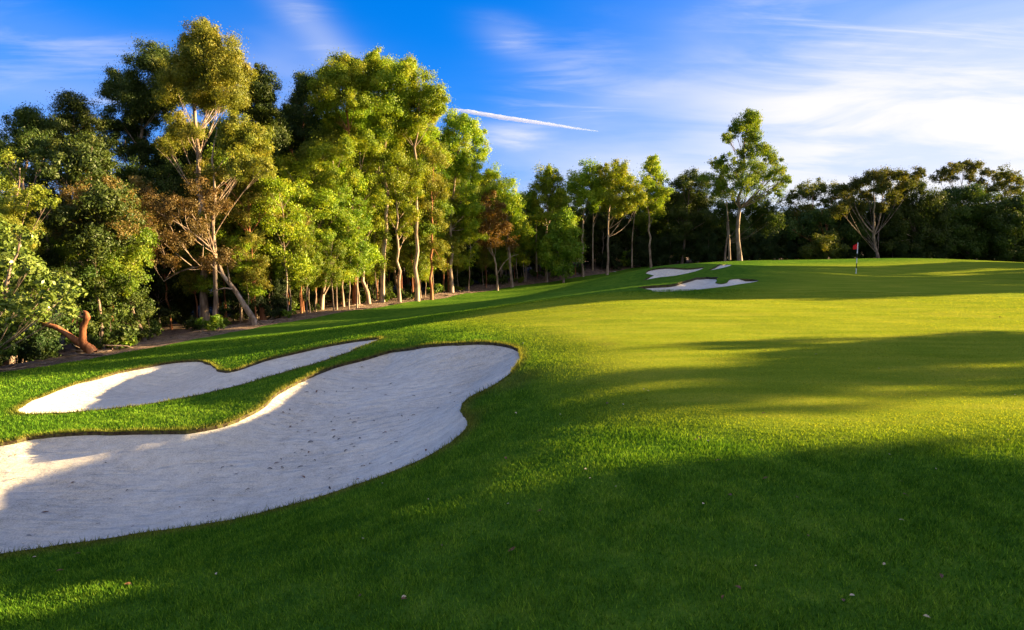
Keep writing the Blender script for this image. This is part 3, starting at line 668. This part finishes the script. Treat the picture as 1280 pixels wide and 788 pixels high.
def log_piece():
    base = at(112, 439, 22.6); base[2] = g1(base[0], base[1])
    root = empty('twisted_tree', base, label='twisted orange trunk with a snapped crooked stump and one low bough', cat='tree')
    b0 = np.array(base); rng = np.random.default_rng(4)
    P = lambda l, d=22.6: [at(x, y, d)-b0 for x, y in l]
    s1 = P([(116, 442), (110, 435), (104, 431), (103, 420), (104, 408), (107, 401), (109, 397), (107, 391), (104, 389)])
    r1 = [.19, .19, .16, .12, .11, .10, .115, .08, .03]
    s2 = P([(104, 432), (96, 427), (85, 419), (72, 410), (62, 407), (45, 403), (28, 400), (5, 388)])
    r2 = [.13, .12, .11, .10, .09, .06, .05, .04]
    Vs = []; Fs = []; o = 0
    for s_, r_ in ((s1, r1), (s2, r2), (P([(104, 397), (98, 395), (92, 398), (90, 404)]), [.05, .03, .02, .01]), (P([(97, 396), (96, 404), (97, 411)]), [.02, .015, .01]), (P([(45, 403), (35, 395), (20, 380), (10, 360)]), [.05, .04, .03, .02])):
        s_ = np.array(s_); n = 3*len(s_); u = np.linspace(0, len(s_)-1, n); i = np.arange(len(s_))
        q = np.stack([np.interp(u, i, s_[:, k]) for k in range(3)], 1); q[1:-1] = (q[:-2]+2*q[1:-1]+q[2:])/4
        V, f = tube(q, np.interp(u, i, r_), 9, .07, rng); Vs.append(V); Fs.append(f+o); o += len(V)
    mesh_np('trunk', np.vstack(Vs), np.vstack(Fs), 4, M['bark_orange'], root, smooth=True)
    cs = [p for p in P([(30, 392), (50, 396), (12, 372), (40, 380)])]
    V, f = leaves(cs, [.35, .3, .4, .35], 2.0, .15, .6, rng, .1); mesh_np('crown', V, f, 4, M['leaf_pale'], root)
log_piece()

# --- prototypes for the trees inside the wood, then individual copies
def proto(kind, seed, x, y, H, leaf, bark, label, group, name='gum_tree', cat='tree', cover=3.4, L=.14):
    rng = np.random.default_rng(seed); z = g1(x, y)
    b = np.array([x, y, z])
    if kind == 'gum':
        nl = 22; cw = H*.14
        hh = rng.uniform(.40, 1, nl); hh[0] = .98
        ang = rng.uniform(0, 2*math.pi, nl); rr = cw*np.sqrt(rng.uniform(0.02, 1, nl))*(1.15-.75*np.abs(hh-.7)/.3*.5)
        cs = [b+np.array([math.cos(a)*r, math.sin(a)*r, H*h-.8]) for a, r, h in zip(ang, rr, hh)]
        rs = rng.uniform(.07, .105, nl)*H
    elif kind == 'under':
        nl = 12; cw = H*.33
        cs = [b+np.array([math.cos(a)*r, math.sin(a)*r, H*h]) for a, r, h in zip(rng.uniform(0, 6.28, nl), cw*np.sqrt(rng.uniform(0, 1, nl)), rng.uniform(.10, .92, nl))]
        rs = rng.uniform(.14, .22, nl)*H
    else:   # shrub
        nl = 7; cs = [b+np.array([math.cos(a)*r, math.sin(a)*r, H*h]) for a, r, h in zip(rng.uniform(0, 6.28, nl), H*.55*np.sqrt(rng.uniform(0, 1, nl)), rng.uniform(.2, .75, nl))]
        rs = rng.uniform(.22, .34, nl)*H
    tp = [b, b+np.array([rng.uniform(-.03, .03)*H, rng.uniform(-.03, .03)*H, H*.5]), b+np.array([rng.uniform(-.03, .03)*H, 0, H*.9])]
    return make_tree(name, label, cat, b, tp, {'gum': .0088, 'under': .012, 'shrub': .02}[kind]*H, cs, rs, M[leaf], M[bark], group, cover, L, seed=seed)

G_IN = 'gums standing inside the left wood'
L_IN = 'gum standing deeper inside the wood, half hidden by the trees along its edge'
protos = []
def edge_pt(t):
    """point along the tree edge, t 0..1 from the left edge of the view to its far end, and the inward direction"""
    P = np.array(TLp); s = np.r_[0, np.cumsum(np.linalg.norm(np.diff(P, axis=0), axis=1))]; u = t*s[-1]
    x = np.interp(u, s, P[:, 0]); y = np.interp(u, s, P[:, 1])
    x2 = np.interp(min(u+1, s[-1]), s, P[:, 0]); y2 = np.interp(min(u+1, s[-1]), s, P[:, 1])
    d = np.array([x2-x, y2-y]) if u < s[-1]-1 else P[-1]-P[-2]
    d = d/max(np.linalg.norm(d), 1e-6); return np.array([x, y]), np.array([-d[1], d[0]])
rs = np.random.default_rng(77)
def in_front(q, slack=0):
    px = 640+F*q[0]/q[1]
    return (180 < px < 345 and q[1] < 35+slack) or (30 < px < 150 and q[1] < 25.5+slack)
specs = [('gum', 10, 'leaf_dark', 'bark_grey'), ('gum', 11, 'leaf_green', 'bark_pale'), ('gum', 14, 'leaf_olive', 'bark_red'), ('gum', 11.5, 'leaf_dark', 'bark_red'), ('gum', 12.5, 'leaf_green', 'bark_pale')]
src = []
for i, (k, H, lf, bk) in enumerate(specs):
    p, nrm = edge_pt(.15+.17*i); q = p+nrm*(5+i)
    src.append(proto(k, 500+i, q[0], q[1], H, lf, bk, L_IN, G_IN))
n_in = 0
for i in range(120):
    t_ = rs.uniform(-.02, 1.0); off = rs.uniform(2.2 if t_ < .35 else 7.5, 24)
    p, nrm = edge_pt(max(t_, 0)); q = p+nrm*off
    if in_front(q, 1.5): continue
    d = q[1]; hmax = 12.5 if t_ < .75 else 9.5
    s_ = src[rs.integers(0, 5)] if t_ > .4 else src[[2, 2, 0, 3][rs.integers(0, 4)]]
    px = 640+F*q[0]/q[1]; sky_y = np.interp(px, [0, 60, 130, 200, 260, 330, 400, 480, 540, 600, 640, 760, 900], [215, 215, 200, 160, 140, 150, 130, 115, 150, 220, 245, 240, 255])
    ztop = at(px, sky_y+rs.uniform(5, 75)*min(1, 40/d), d)[2]-g1(*q)
    copy_tree(s_, (q[0], q[1], g1(*q)), rs.uniform(0, 6.28), min(ztop, 19)/[10, 11, 14, 11.5, 12.5][src.index(s_)])
    n_in += 1
# understorey: small leafy trees and shrubs along the edge
ug = 'small bushy trees under the gums'; ul = 'small dark bushy tree growing low under the tall gums'
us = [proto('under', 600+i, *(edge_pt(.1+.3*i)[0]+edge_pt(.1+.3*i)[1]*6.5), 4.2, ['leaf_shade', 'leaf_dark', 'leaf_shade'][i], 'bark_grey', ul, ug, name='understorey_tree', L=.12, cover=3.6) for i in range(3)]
for i in range(85):
    t_ = rs.uniform(0, 1.0); off = (2.2 if t_ < .35 else 4.5)+rs.uniform(0, 1)**1.3*13; p, nrm = edge_pt(t_); q = p+nrm*off
    if in_front(q, 1): continue
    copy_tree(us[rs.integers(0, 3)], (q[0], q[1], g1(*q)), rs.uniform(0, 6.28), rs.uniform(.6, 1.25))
sg = 'low shrubs along the edge of the wood'; sl = 'low green shrub at the foot of the trees on the leaf litter'
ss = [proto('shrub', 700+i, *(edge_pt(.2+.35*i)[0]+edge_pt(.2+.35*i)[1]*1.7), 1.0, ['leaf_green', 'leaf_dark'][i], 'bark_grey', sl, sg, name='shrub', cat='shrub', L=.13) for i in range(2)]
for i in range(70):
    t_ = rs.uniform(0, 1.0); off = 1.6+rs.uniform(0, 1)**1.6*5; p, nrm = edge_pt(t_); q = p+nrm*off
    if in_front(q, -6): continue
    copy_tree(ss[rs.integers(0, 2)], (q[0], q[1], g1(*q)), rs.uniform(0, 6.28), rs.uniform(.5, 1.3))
# slender pale trunks close to the edge between the tall gums
pg = 'slender gums along the edge of the wood'; plb = 'slender gum with a straight bare stem and thin crown near the edge of the wood'
ps = [proto('gum', 800+i, *(edge_pt(.45+.2*i)[0]+edge_pt(.45+.2*i)[1]*2.4), 10, ['leaf_lime', 'leaf_olive', 'leaf_green'][i], ['bark_pale', 'bark_red', 'bark_grey'][i], plb, pg, cover=1.5, L=.16) for i in range(3)]
for i in range(120):
    t_ = rs.uniform(.28, .97); off = rs.uniform(.8, 8); p, nrm = edge_pt(t_); q = p+nrm*off
    if in_front(q): continue
    copy_tree(ps[rs.integers(0, 3)], (q[0], q[1], g1(*q)), rs.uniform(0, 6.28), rs.uniform(.5, .95)*(1 if t_ < .7 else .8))
# far side: dark wood behind the green, running on to the right out of view
fg = 'dark trees of the far wood'; fl = 'dark leafy tree in the shaded far wood behind the green'
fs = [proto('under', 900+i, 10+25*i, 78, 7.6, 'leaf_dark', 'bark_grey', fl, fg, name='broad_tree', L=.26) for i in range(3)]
for i in range(60):
    x = 9+i*1.15+rs.uniform(-1, 1); y = 74+rs.uniform(0, 14)
    if x > 52: y = 78+rs.uniform(0, 10)
    copy_tree(fs[rs.integers(0, 3)], (x, y, g1(x, y)), rs.uniform(0, 6.28), rs.uniform(.6, .95) if x < 40 else rs.uniform(.75, 1.05))
for i in range(26):
    x = 12+i*2.4+rs.uniform(-1, 1); y = 71+rs.uniform(0, 2)
    if x > 52: y += 5
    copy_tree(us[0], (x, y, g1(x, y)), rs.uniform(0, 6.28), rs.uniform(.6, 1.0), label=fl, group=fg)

for i in range(44):
    x = 14+i*1.7+rs.uniform(-.6, .6); y = 73.5+rs.uniform(0, 1.5)+(4 if x > 50 else 0)
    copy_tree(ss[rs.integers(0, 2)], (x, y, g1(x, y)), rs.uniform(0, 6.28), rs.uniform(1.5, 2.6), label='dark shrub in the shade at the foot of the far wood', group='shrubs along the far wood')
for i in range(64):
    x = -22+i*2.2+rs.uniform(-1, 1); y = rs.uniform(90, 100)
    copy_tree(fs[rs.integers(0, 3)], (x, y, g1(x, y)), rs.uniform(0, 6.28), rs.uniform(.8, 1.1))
for i in range(20):
    d = rs.uniform(73, 84); px = 625+i*13+rs.uniform(-6, 6); x = (px-640)/F*d; z = g1(x, d)
    h = at(px, rs.uniform(228, 262), d)[2]-z; k = [0, 1, 3, 4][rs.integers(0, 4)]
    copy_tree(src[k], (x, d, z), rs.uniform(0, 6.28), h/[10, 11, 14, 11.5, 12.5][k], label='gum at the back of the far wood behind the round-topped gums', group='gums at the back of the far wood')
# --- trees off to the right that cast the long shadows
rg = 'gums along the right side of the fairway'; rl = 'gum standing in the row along the right side of the fairway'
def sunpos(s_, u): return (s_*math.cos(SUN_AZ)-u*math.sin(SUN_AZ), s_*math.sin(SUN_AZ)+u*math.cos(SUN_AZ))
rul = 'small bushy tree growing along the right side of the fairway'; rug = 'bushy trees along the right side of the fairway'
for (s_, u, H, k) in [
    # near screen: shades the whole foreground
    (19, -7, 7, 0), (22, -4.6, 8, 1), (19, -2.4, 7.5, 2), (24, -.6, 9, 3), (20, 1.0, 8, 4), (26, 1.7, 9.5, 0), (23, -8.5, 9, 1), (29, -3, 10, 2), (30, .6, 10, 4), (25, 2.2, 8.3, 2), (22, 2.6, 6.5, 1), (23, 3.7, 6.2, 0),
    (27, 6.55, 6.0, 1)]:
    if u < 5: u -= 1.2
    x, y = sunpos(s_, u); copy_tree(src[k], (x, y, g1(x, y)), rs.uniform(0, 6.28), H*1.1/[10, 11, 14, 11.5, 12.5][k], label=rl, group=rg)
for (s_, u, H) in [(18, -7, 3.6), (18, -4.6, 3.8), (18, -2.6, 3.6), (18, -.8, 3.8), (18.5, .9, 3.6), (19, 2.5, 3.4), (22, -6, 5), (22, -1.6, 5), (22.5, 1.6, 5), (24, 6.7, 3.0), (19, -9.5, 4), (21, 2.7, 4.8), (24, 2.9, 5.4), (19, 2.0, 4.6), (19.5, .2, 4.6), (21, 8.35, 3.0), (23, 8.2, 3.3)]:
    if u < 5: u -= 1.2
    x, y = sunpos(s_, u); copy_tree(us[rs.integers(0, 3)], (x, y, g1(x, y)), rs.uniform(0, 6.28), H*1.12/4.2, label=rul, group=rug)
for i in range(21):
    u = 19.5+i*1.0+rs.uniform(-.3, .3); s_ = 1.43*u+9+rs.uniform(0, 5)
    if i in (6, 7, 13, 14, 18): continue
    Hn = (s_+13)*math.tan(SUN_EL)-1.2+rs.uniform(-.8, .8)
    x, y = sunpos(s_, u); copy_tree(src[rs.integers(0, 5)], (x, y, g1(x, y)), rs.uniform(0, 6.28), Hn/13, label=rl, group=rg)
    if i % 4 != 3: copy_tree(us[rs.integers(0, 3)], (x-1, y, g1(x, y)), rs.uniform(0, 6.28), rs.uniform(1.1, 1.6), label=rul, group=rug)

# fallen limbs and bark on the litter
def sticks():
    rng = np.random.default_rng(31); base = []
    for k in range(4):
        L_ = 1.0; P = np.array([[0, 0, 0], [.3, .04, .03], [.6, -.03, .02], [1.0, .05, .05]])+rng.normal(0, .03, (4, 3))
        V, f = tube(P, [.03, .026, .02, .008], 6, .1, rng); V2, f2 = tube(np.array([P[1], P[1]+[.15, .18, .03], P[1]+[.28, .25, .09]]), [.014, .01, .004], 5, .1, rng)
        o = mesh_np('fallen_branch', np.vstack([V, V2]), np.vstack([f, f2+len(V)]), 4, M[['bark_grey', 'bark_pale'][k % 2]], None, True); base.append(o)
    for i in range(60):
        o = base[i] if i < 4 else base[i % 4].copy()
        if i >= 4: C.objects.link(o)
        p, nrm = edge_pt(rng.uniform(0, .95)); q = p+nrm*rng.uniform(.3, 2.6)
        o.location = (q[0], q[1], g1(*q)+.0); o.rotation_euler = (rng.normal(0, .1), rng.normal(0, .08), rng.uniform(0, 6.28)); c = rng.uniform(.5, 1.7); o.scale = (c, c, c)
        setp(o, label='bare fallen branch lying on the brown litter at the wood edge', cat='branch', group='fallen branches on the leaf litter')
sticks()

# ------------------------------------------------------------------ flag, hole
def flag():
    p = ground_hit(1070, 342); x, y, z = p
    root = empty('flagstick', (x, y, z), label='golf flagstick with a red flag and black and white banded pole', cat='flagstick')
    h = 2.1; r = .028; segs = [(0, .35, 'white'), (.35, .7, 'black'), (.7, 1.05, 'white'), (1.05, 1.35, 'black'), (1.35, 2.1, 'white')]
    mats = [M['white'], M['black']]; V = []; Fq = []; mi = []; o = 0
    for a, b, c in segs:
        v, q = tube(np.array([[0, 0, a+.0], [0, 0, b]]), [r, r], 10, 0); V.append(v); Fq.append(q+o); mi += [0 if c == 'white' else 1]*len(q); o += len(v)
    mesh_np('pole', np.vstack(V), np.vstack(Fq), 4, mats, root, True, mi)
    nx, nz = 14, 9; X = np.linspace(0, 1, nx); Z = np.linspace(0, 1, nz); g = []
    for side in (0, .006):
        for k in Z:
            for i in X:
                g.append((.03-.0+-.32*i, .05*math.sin(i*7+k*1.5)*i+side, h-.02-.42*k-.16*i*(1-k*.4)+.05*i*k))
    q = []
    for s_ in (0, 1):
        for k in range(nz-1):
            for i in range(nx-1):
                a = s_*nx*nz+k*nx+i; q.append((a, a+1, a+nx+1, a+nx))
    for i in range(nx-1):
        q.append((i, i+1, nx*nz+i+1, nx*nz+i)); a = (nz-1)*nx+i; q.append((a, a+1, nx*nz+a+1, nx*nz+a))
    mesh_np('flag', np.array(g), np.array(q), 4, M['red'], root, True)
    th = np.linspace(0, 2*math.pi, 20, endpoint=False); v = np.vstack([np.c_[np.cos(th)*.054, np.sin(th)*.054, np.full(20, .012)], np.c_[np.cos(th)*.05, np.sin(th)*.05, np.full(20, -.08)]])
    i = np.arange(20); mesh_np('cup', v, np.c_[i, (i+1) % 20, (i+1) % 20+20, i+20], 4, M['white'], root, True)
flag()

# ------------------------------------------------------------------ fallen leaves
def leaf_mesh(name, Lg, W, mat):
    n = 7; u = np.linspace(0, 1, n); w = W/2*np.sin(np.pi*u)**.8; zc = .22*Lg*np.sin(u*np.pi)*.5; bend = .12*Lg*np.sin(u*3)
    V = np.vstack([np.c_[u*Lg-Lg/2, bend-w, zc+.006], np.c_[u*Lg-Lg/2, bend, zc*.6+.002], np.c_[u*Lg-Lg/2, bend+w, zc+.008]])
    q = [(i+r*n, i+1+r*n, i+1+(r+1)*n, i+(r+1)*n) for r in range(2) for i in range(n-1)]
    me = mesh_np(name, V, np.array(q), 4, mat, smooth=True); return me
def scatter():
    rng = np.random.default_rng(21)
    kinds = {'dark': (.11, .035, 'darkleaf', 'dark curled gum leaf lying on the pale bunker sand', 'gum leaves on the bunker sand'),
             'brown': (.12, .04, 'dryleaf', 'red-brown gum leaf lying on the pale bunker sand', 'brown gum leaves on the bunker sand'),
             'pale': (.05, .03, 'paleleaf', 'small pale dry leaf lying on the green turf', 'pale leaves on the turf'),
             'gbrown': (.08, .035, 'dryleaf', 'brown dry leaf lying on the green turf', 'brown leaves on the turf')}
    base = {}
    def put(k, p, zoff, sc=1.0):
        if k not in base: o = leaf_mesh('fallen_leaf', kinds[k][0], kinds[k][1], M[kinds[k][2]]); base[k] = o
        else: o = base[k].copy(); C.objects.link(o)
        o.location = (p[0], p[1], p[2]+zoff); o.rotation_euler = (rng.normal(0, .2), rng.normal(0, .2), rng.uniform(0, 6.28)); o.scale = (sc,)*3
        setp(o, label=kinds[k][3], cat='leaf', group=kinds[k][4])
    pl, dep, lip, wid = bunkers[0]
    def sandz(x, y):
        d = dist_poly(np.array([x]), np.array([y]), pl)[0]; k = min(d/wid, 1); bowl = dep*(k*(2-k))
        v2 = np.array([[x, y]]); side = np.clip((y-nearest_mid(v2, pl)[0])+.5, .2, 1)
        n1 = .02*math.sin(x*4.1+y*2)*math.sin(y*5-x*1.7)*min(d/.4, 1)
        return g1(x, y)-bowl-lip*side+n1*1.2
    n = 0
    while n < 130:
        px, py = rng.uniform(0, 640), rng.uniform(440, 690)
        if rng.random() < .4: px, py = 390+rng.normal(0, 40), 500+rng.normal(0, 40)
        p = ground_hit(px, py)
        if not in_poly(np.array([p[0]]), np.array([p[1]]), pl)[0] or dist_poly(np.array([p[0]]), np.array([p[1]]), pl)[0] < .12: continue
        put('dark' if rng.random() < .7 else 'brown', (p[0], p[1], sandz(p[0], p[1])), .006, rng.uniform(.25, .72)); n += 1
    for px, py in [(43, 698), (122, 733), (270, 720), (335, 608), (478, 606), (370, 612), (505, 750), (635, 632), (1127, 653), (810, 490), (805, 488), (1157, 496), (944, 710), (1158, 775), (1065, 748), (700, 520), (940, 552), (1020, 444), (1098, 462), (885, 553), (1170, 588), (738, 600)]:
        p = ground_hit(px, py); put('pale', p, .012, rng.uniform(.4, .8)*(.6+.06*p[1]))
    for i in range(34):
        p = ground_hit(rng.uniform(420, 1275), 430+340*rng.uniform(0, 1)**1.3)
        if not in_poly(np.array([p[0]]), np.array([p[1]]), pl)[0]: put('pale' if i % 2 else 'gbrown', p, .014, rng.uniform(.3, .7)*(.6+.06*p[1]))
    for px, py in [(898, 578), (505, 753), (674, 641), (160, 734), (98, 694), (870, 552), (633, 575), (997, 625), (912, 622), (874, 549), (758, 506), (1250, 398), (640, 690), (75, 716), (1180, 330)]:
        p = ground_hit(px, py); put('gbrown', p, .014, rng.uniform(.5, .9)*(.6+.06*p[1]))
scatter()

# ------------------------------------------------------------------ sky, sun, camera
def world():
    w = bpy.data.worlds.new('World'); bpy.context.scene.world = w; w.use_nodes = True
    class W(NT):
        def __init__(s): s.t = w.node_tree; s.t.nodes.clear(); s.out = s.n('ShaderNodeOutputWorld')
    t = W()
    sky = t.n('ShaderNodeTexSky'); sky.sky_type = 'NISHITA'; sky.sun_disc = False
    sky.sun_elevation = SUN_EL; sky.sun_rotation = math.pi/2-SUN_AZ
    sky.air_density = 1.0; sky.dust_density = .4; sky.ozone_density = 2.5
    tc = t.n('ShaderNodeTexCoord'); g = tc.outputs['Generated']
    hs = t.n('ShaderNodeHueSaturation'); hs.inputs['Saturation'].default_value = 1.35; hs.inputs['Value'].default_value = 1.0; t.l(sky.outputs[0], hs.inputs['Color'])
    vm = t.n('ShaderNodeVectorMath'); vm.operation = 'MULTIPLY_ADD'; t.l(sky.outputs[0], vm.inputs[0]); vm.inputs[1].default_value = (.30, .26, .17); vm.inputs[2].default_value = (1, 1, 1)
    vd = t.n('ShaderNodeVectorMath'); vd.operation = 'DIVIDE'; t.l(sky.outputs[0], vd.inputs[0]); t.l(vm.outputs[0], vd.inputs[1])
    vt = t.n('ShaderNodeVectorMath'); vt.operation = 'MULTIPLY'; t.l(vd.outputs[0], vt.inputs[0]); vt.inputs[1].default_value = (.52, .84, 1.50)
    t.l(vt.outputs[0], hs.inputs['Color']); hs.inputs['Saturation'].default_value = 1.3
    base = hs.outputs[0]
    sep = t.n('ShaderNodeSeparateXYZ'); t.l(g, sep.inputs[0])
    # clouds live on a flat layer far overhead: direction divided by height
    zz = t.math('MAXIMUM', sep.outputs[2], .03); zz = t.math('ADD', zz, .12)
    cx = t.math('DIVIDE', sep.outputs[0], zz); cy = t.math('DIVIDE', sep.outputs[1], zz)
    cmb = t.n('ShaderNodeCombineXYZ'); t.l(cx, cmb.inputs[0]); t.l(cy, cmb.inputs[1])
    def nz(scale, vs, rot, det=6, rough=.55, dist=0, loc=(0, 0, 0)):
        mp = t.n('ShaderNodeMapping'); mp.inputs['Scale'].default_value = vs; mp.inputs['Rotation'].default_value = (0, 0, rot); mp.inputs['Location'].default_value = loc
        t.l(cmb.outputs[0], mp.inputs[0]); n = t.n('ShaderNodeTexNoise'); t.l(mp.outputs[0], n.inputs['Vector'])
        n.inputs['Scale'].default_value = scale; n.inputs['Detail'].default_value = det; n.inputs['Roughness'].default_value = rough; n.inputs['Distortion'].default_value = dist
        return n.outputs['Fac']
    def toward(px, py, inner, outer):
        v = ray(px, py); v = v/np.linalg.norm(v)
        dp = t.n('ShaderNodeVectorMath'); dp.operation = 'DOT_PRODUCT'; t.l(g, dp.inputs[0]); dp.inputs[1].default_value = tuple(v)
        mr = t.n('ShaderNodeMapRange'); mr.interpolation_type = 'SMOOTHSTEP'; t.l(dp.outputs['Value'], mr.inputs[0])
        mr.inputs[1].default_value = math.cos(math.radians(outer)); mr.inputs[2].default_value = math.cos(math.radians(inner))
        return mr.outputs[0]
    wisp = nz(1.1, (.75, 1.35, 1), .35, 7, .58, .9)
    wisp2 = nz(2.4, (.4, 1.6, 1), -.5, 7, .62, .5, (3, 1, 0))
    soft = nz(.8, (1, 1.3, 1), .2, 4, .5, .3, (1, 5, 0))
    def smooth(v, a, b):
        mr = t.n('ShaderNodeMapRange'); mr.interpolation_type = 'SMOOTHSTEP'; t.l(v, mr.inputs[0]); mr.inputs[1].default_value = a; mr.inputs[2].default_value = b
        return mr.outputs[0]
    def spot(px, py, rx, ry, rot=0):
        v = ray(px, py); v = v/np.linalg.norm(v); e1 = np.cross(v, [0, 0, 1]); e1 /= np.linalg.norm(e1); e2 = np.cross(e1, v)
        c, s_ = math.cos(math.radians(rot)), math.sin(math.radians(rot)); a1 = c*e1+s_*e2; a2 = -s_*e1+c*e2
        out = None
        for ax, rr in ((a1, rx), (a2, ry)):
            dp = t.n('ShaderNodeVectorMath'); dp.operation = 'DOT_PRODUCT'; t.l(g, dp.inputs[0]); dp.inputs[1].default_value = tuple(ax/math.radians(rr))
            q = t.math('POWER', t.math('ABSOLUTE', dp.outputs['Value']), 2.0)
            out = q if out is None else t.math('ADD', out, q)
        fr = t.n('ShaderNodeVectorMath'); fr.operation = 'DOT_PRODUCT'; t.l(g, fr.inputs[0]); fr.inputs[1].default_value = tuple(v)
        return t.math('MULTIPLY', t.math('EXPONENT', t.math('MULTIPLY', out, -1.0)), t.math('GREATER_THAN', fr.outputs['Value'], 0.0))
    A = smooth(wisp, .34, .64); B = smooth(wisp2, .44, .74); S = smooth(soft, .35, .7)
    f = None
    for (px, py, rx, ry, rot, w, n_, base_) in [
        (1220, 165, 23, 8.0, 4, .95, A, .52), (1010, 130, 8, 3.0, -14, .8, A, .2), (1090, 40, 11, 3.0, -22, .85, B, .1), (1290, 60, 13, 7, 0, .55, B, .3), (1120, 240, 30, 7, 0, .7, S, .5),
        (900, 90, 11, 6, 10, .25, S, .0), (700, 110, 6, 3.0, 30, .32, B, .05), (636, 45, 2.6, 1.1, -10, .65, B, .25), (645, 172, 3.0, 1.0, -6, .8, A, .35), (760, 130, 6, 1.5, 14, .5, B, .2),
        (400, 45, 5.5, 1.5, -42, .75, B, .3), (370, 90, 7, 3.5, -20, .35, S, .2), (100, 60, 14, 2.0, -8, .4, B, .2), (50, 115, 10, 1.5, 3, .45, B, .3), (60, 240, 12, 6, 0, .45, S, .5), (740, 250, 14, 4, 0, .35, S, .4)]:
        q = t.math('MULTIPLY', spot(px, py, rx, ry, rot), t.math('MULTIPLY_ADD', n_, w*(1-base_), w*base_))
        f = q if f is None else t.math('SUBTRACT', t.math('ADD', f, q), t.math('MULTIPLY', f, q))
    # unseen cloud added behind and overhead to fill the shade with neutral light
    for vec, inner, outer, w in (((.1, -1, .35), 10, 85, .85), ((.9, -.3, .55), 5, 50, .75), ((-.1, -.1, 1), 5, 42, .45)):
        v = np.array(vec); v = v/np.linalg.norm(v)
        dp = t.n('ShaderNodeVectorMath'); dp.operation = 'DOT_PRODUCT'; t.l(g, dp.inputs[0]); dp.inputs[1].default_value = tuple(v)
        q = t.math('MULTIPLY', smooth(dp.outputs['Value'], math.cos(math.radians(outer)), math.cos(math.radians(inner))), t.math('MULTIPLY_ADD', S, w*.4, w*.6))
        f = t.math('SUBTRACT', t.math('ADD', f, q), t.math('MULTIPLY', f, q))
    cl = t.n('ShaderNodeClamp'); t.l(f, cl.inputs[0]); cl.inputs[1].default_value = 0; cl.inputs[2].default_value = .97
    col = t.mix(cl.outputs[0], base, (3.35, 3.2, 3.0))
    bg = t.n('ShaderNodeBackground'); t.l(col, bg.inputs[0]); bg.inputs[1].default_value = .050
    t.l(bg.outputs[0], t.out.inputs[0])
world()
def contrail():
    P = np.array([at(px, py, 3000) for px, py in [(556, 136), (575, 138), (600, 142.5), (640, 149), (680, 154.5), (715, 160), (748, 164.5)]]); b = P[0].copy()
    t = NT('contrail_vapour'); v = t.n('ShaderNodeVolumePrincipled'); v.inputs['Color'].default_value = (1, 1, 1, 1); v.inputs['Density'].default_value = .035
    t.l(v.outputs[0], t.out.inputs[1])
    i = np.arange(len(P)); u = np.linspace(0, len(P)-1, 40); Q = np.stack([np.interp(u, i, P[:, k]) for k in range(3)], 1)
    Q[2:-2] = (Q[:-4]+Q[1:-3]+Q[2:-2]+Q[3:-1]+Q[4:])/5
    rad = 11*np.minimum(1, .25+u/2.0)*np.clip((u[-1]-u)/3.0, .08, 1)**.6
    V, f = tube(Q-b, rad, 12, .12, np.random.default_rng(5))
    o = mesh_np('contrail', V, f, 4, t.m, None, True); o.location = b; o.visible_shadow = True
    setp(o, label='thin white vapour trail crossing the blue sky above the trees', cat='contrail')
contrail()
sun = bpy.data.lights.new('sun', 'SUN'); sun.energy = 5.0; sun.angle = math.radians(.6); sun.color = (1, .75, .38)
so = bpy.data.objects.new('sun', sun); C.objects.link(so); so.rotation_euler = Vector(SUN.tolist()).to_track_quat('Z', 'Y').to_euler()

cam = bpy.data.cameras.new('camera'); cam.lens = F/1280*36; cam.sensor_width = 36; cam.clip_end = 20000; cam.clip_start = .05
co = bpy.data.objects.new('camera', cam); C.objects.link(co); co.location = EYE.tolist(); co.rotation_euler = (math.pi/2-PITCH, 0, 0)
sc = bpy.context.scene; sc.camera = co
sc.view_settings.view_transform = 'Standard'; sc.view_settings.look = 'None'; sc.view_settings.gamma = 1; sc.view_settings.exposure = 2.75
sc.render.engine = 'CYCLES'
cy = sc.cycles; cy.max_bounces = 4; cy.diffuse_bounces = 3; cy.glossy_bounces = 1; cy.transmission_bounces = 2; cy.transparent_max_bounces = 4; cy.volume_bounces = 0
cy.caustics_reflective = False; cy.caustics_refractive = False
cy.use_denoising = True
print('built', time.time()-T0)
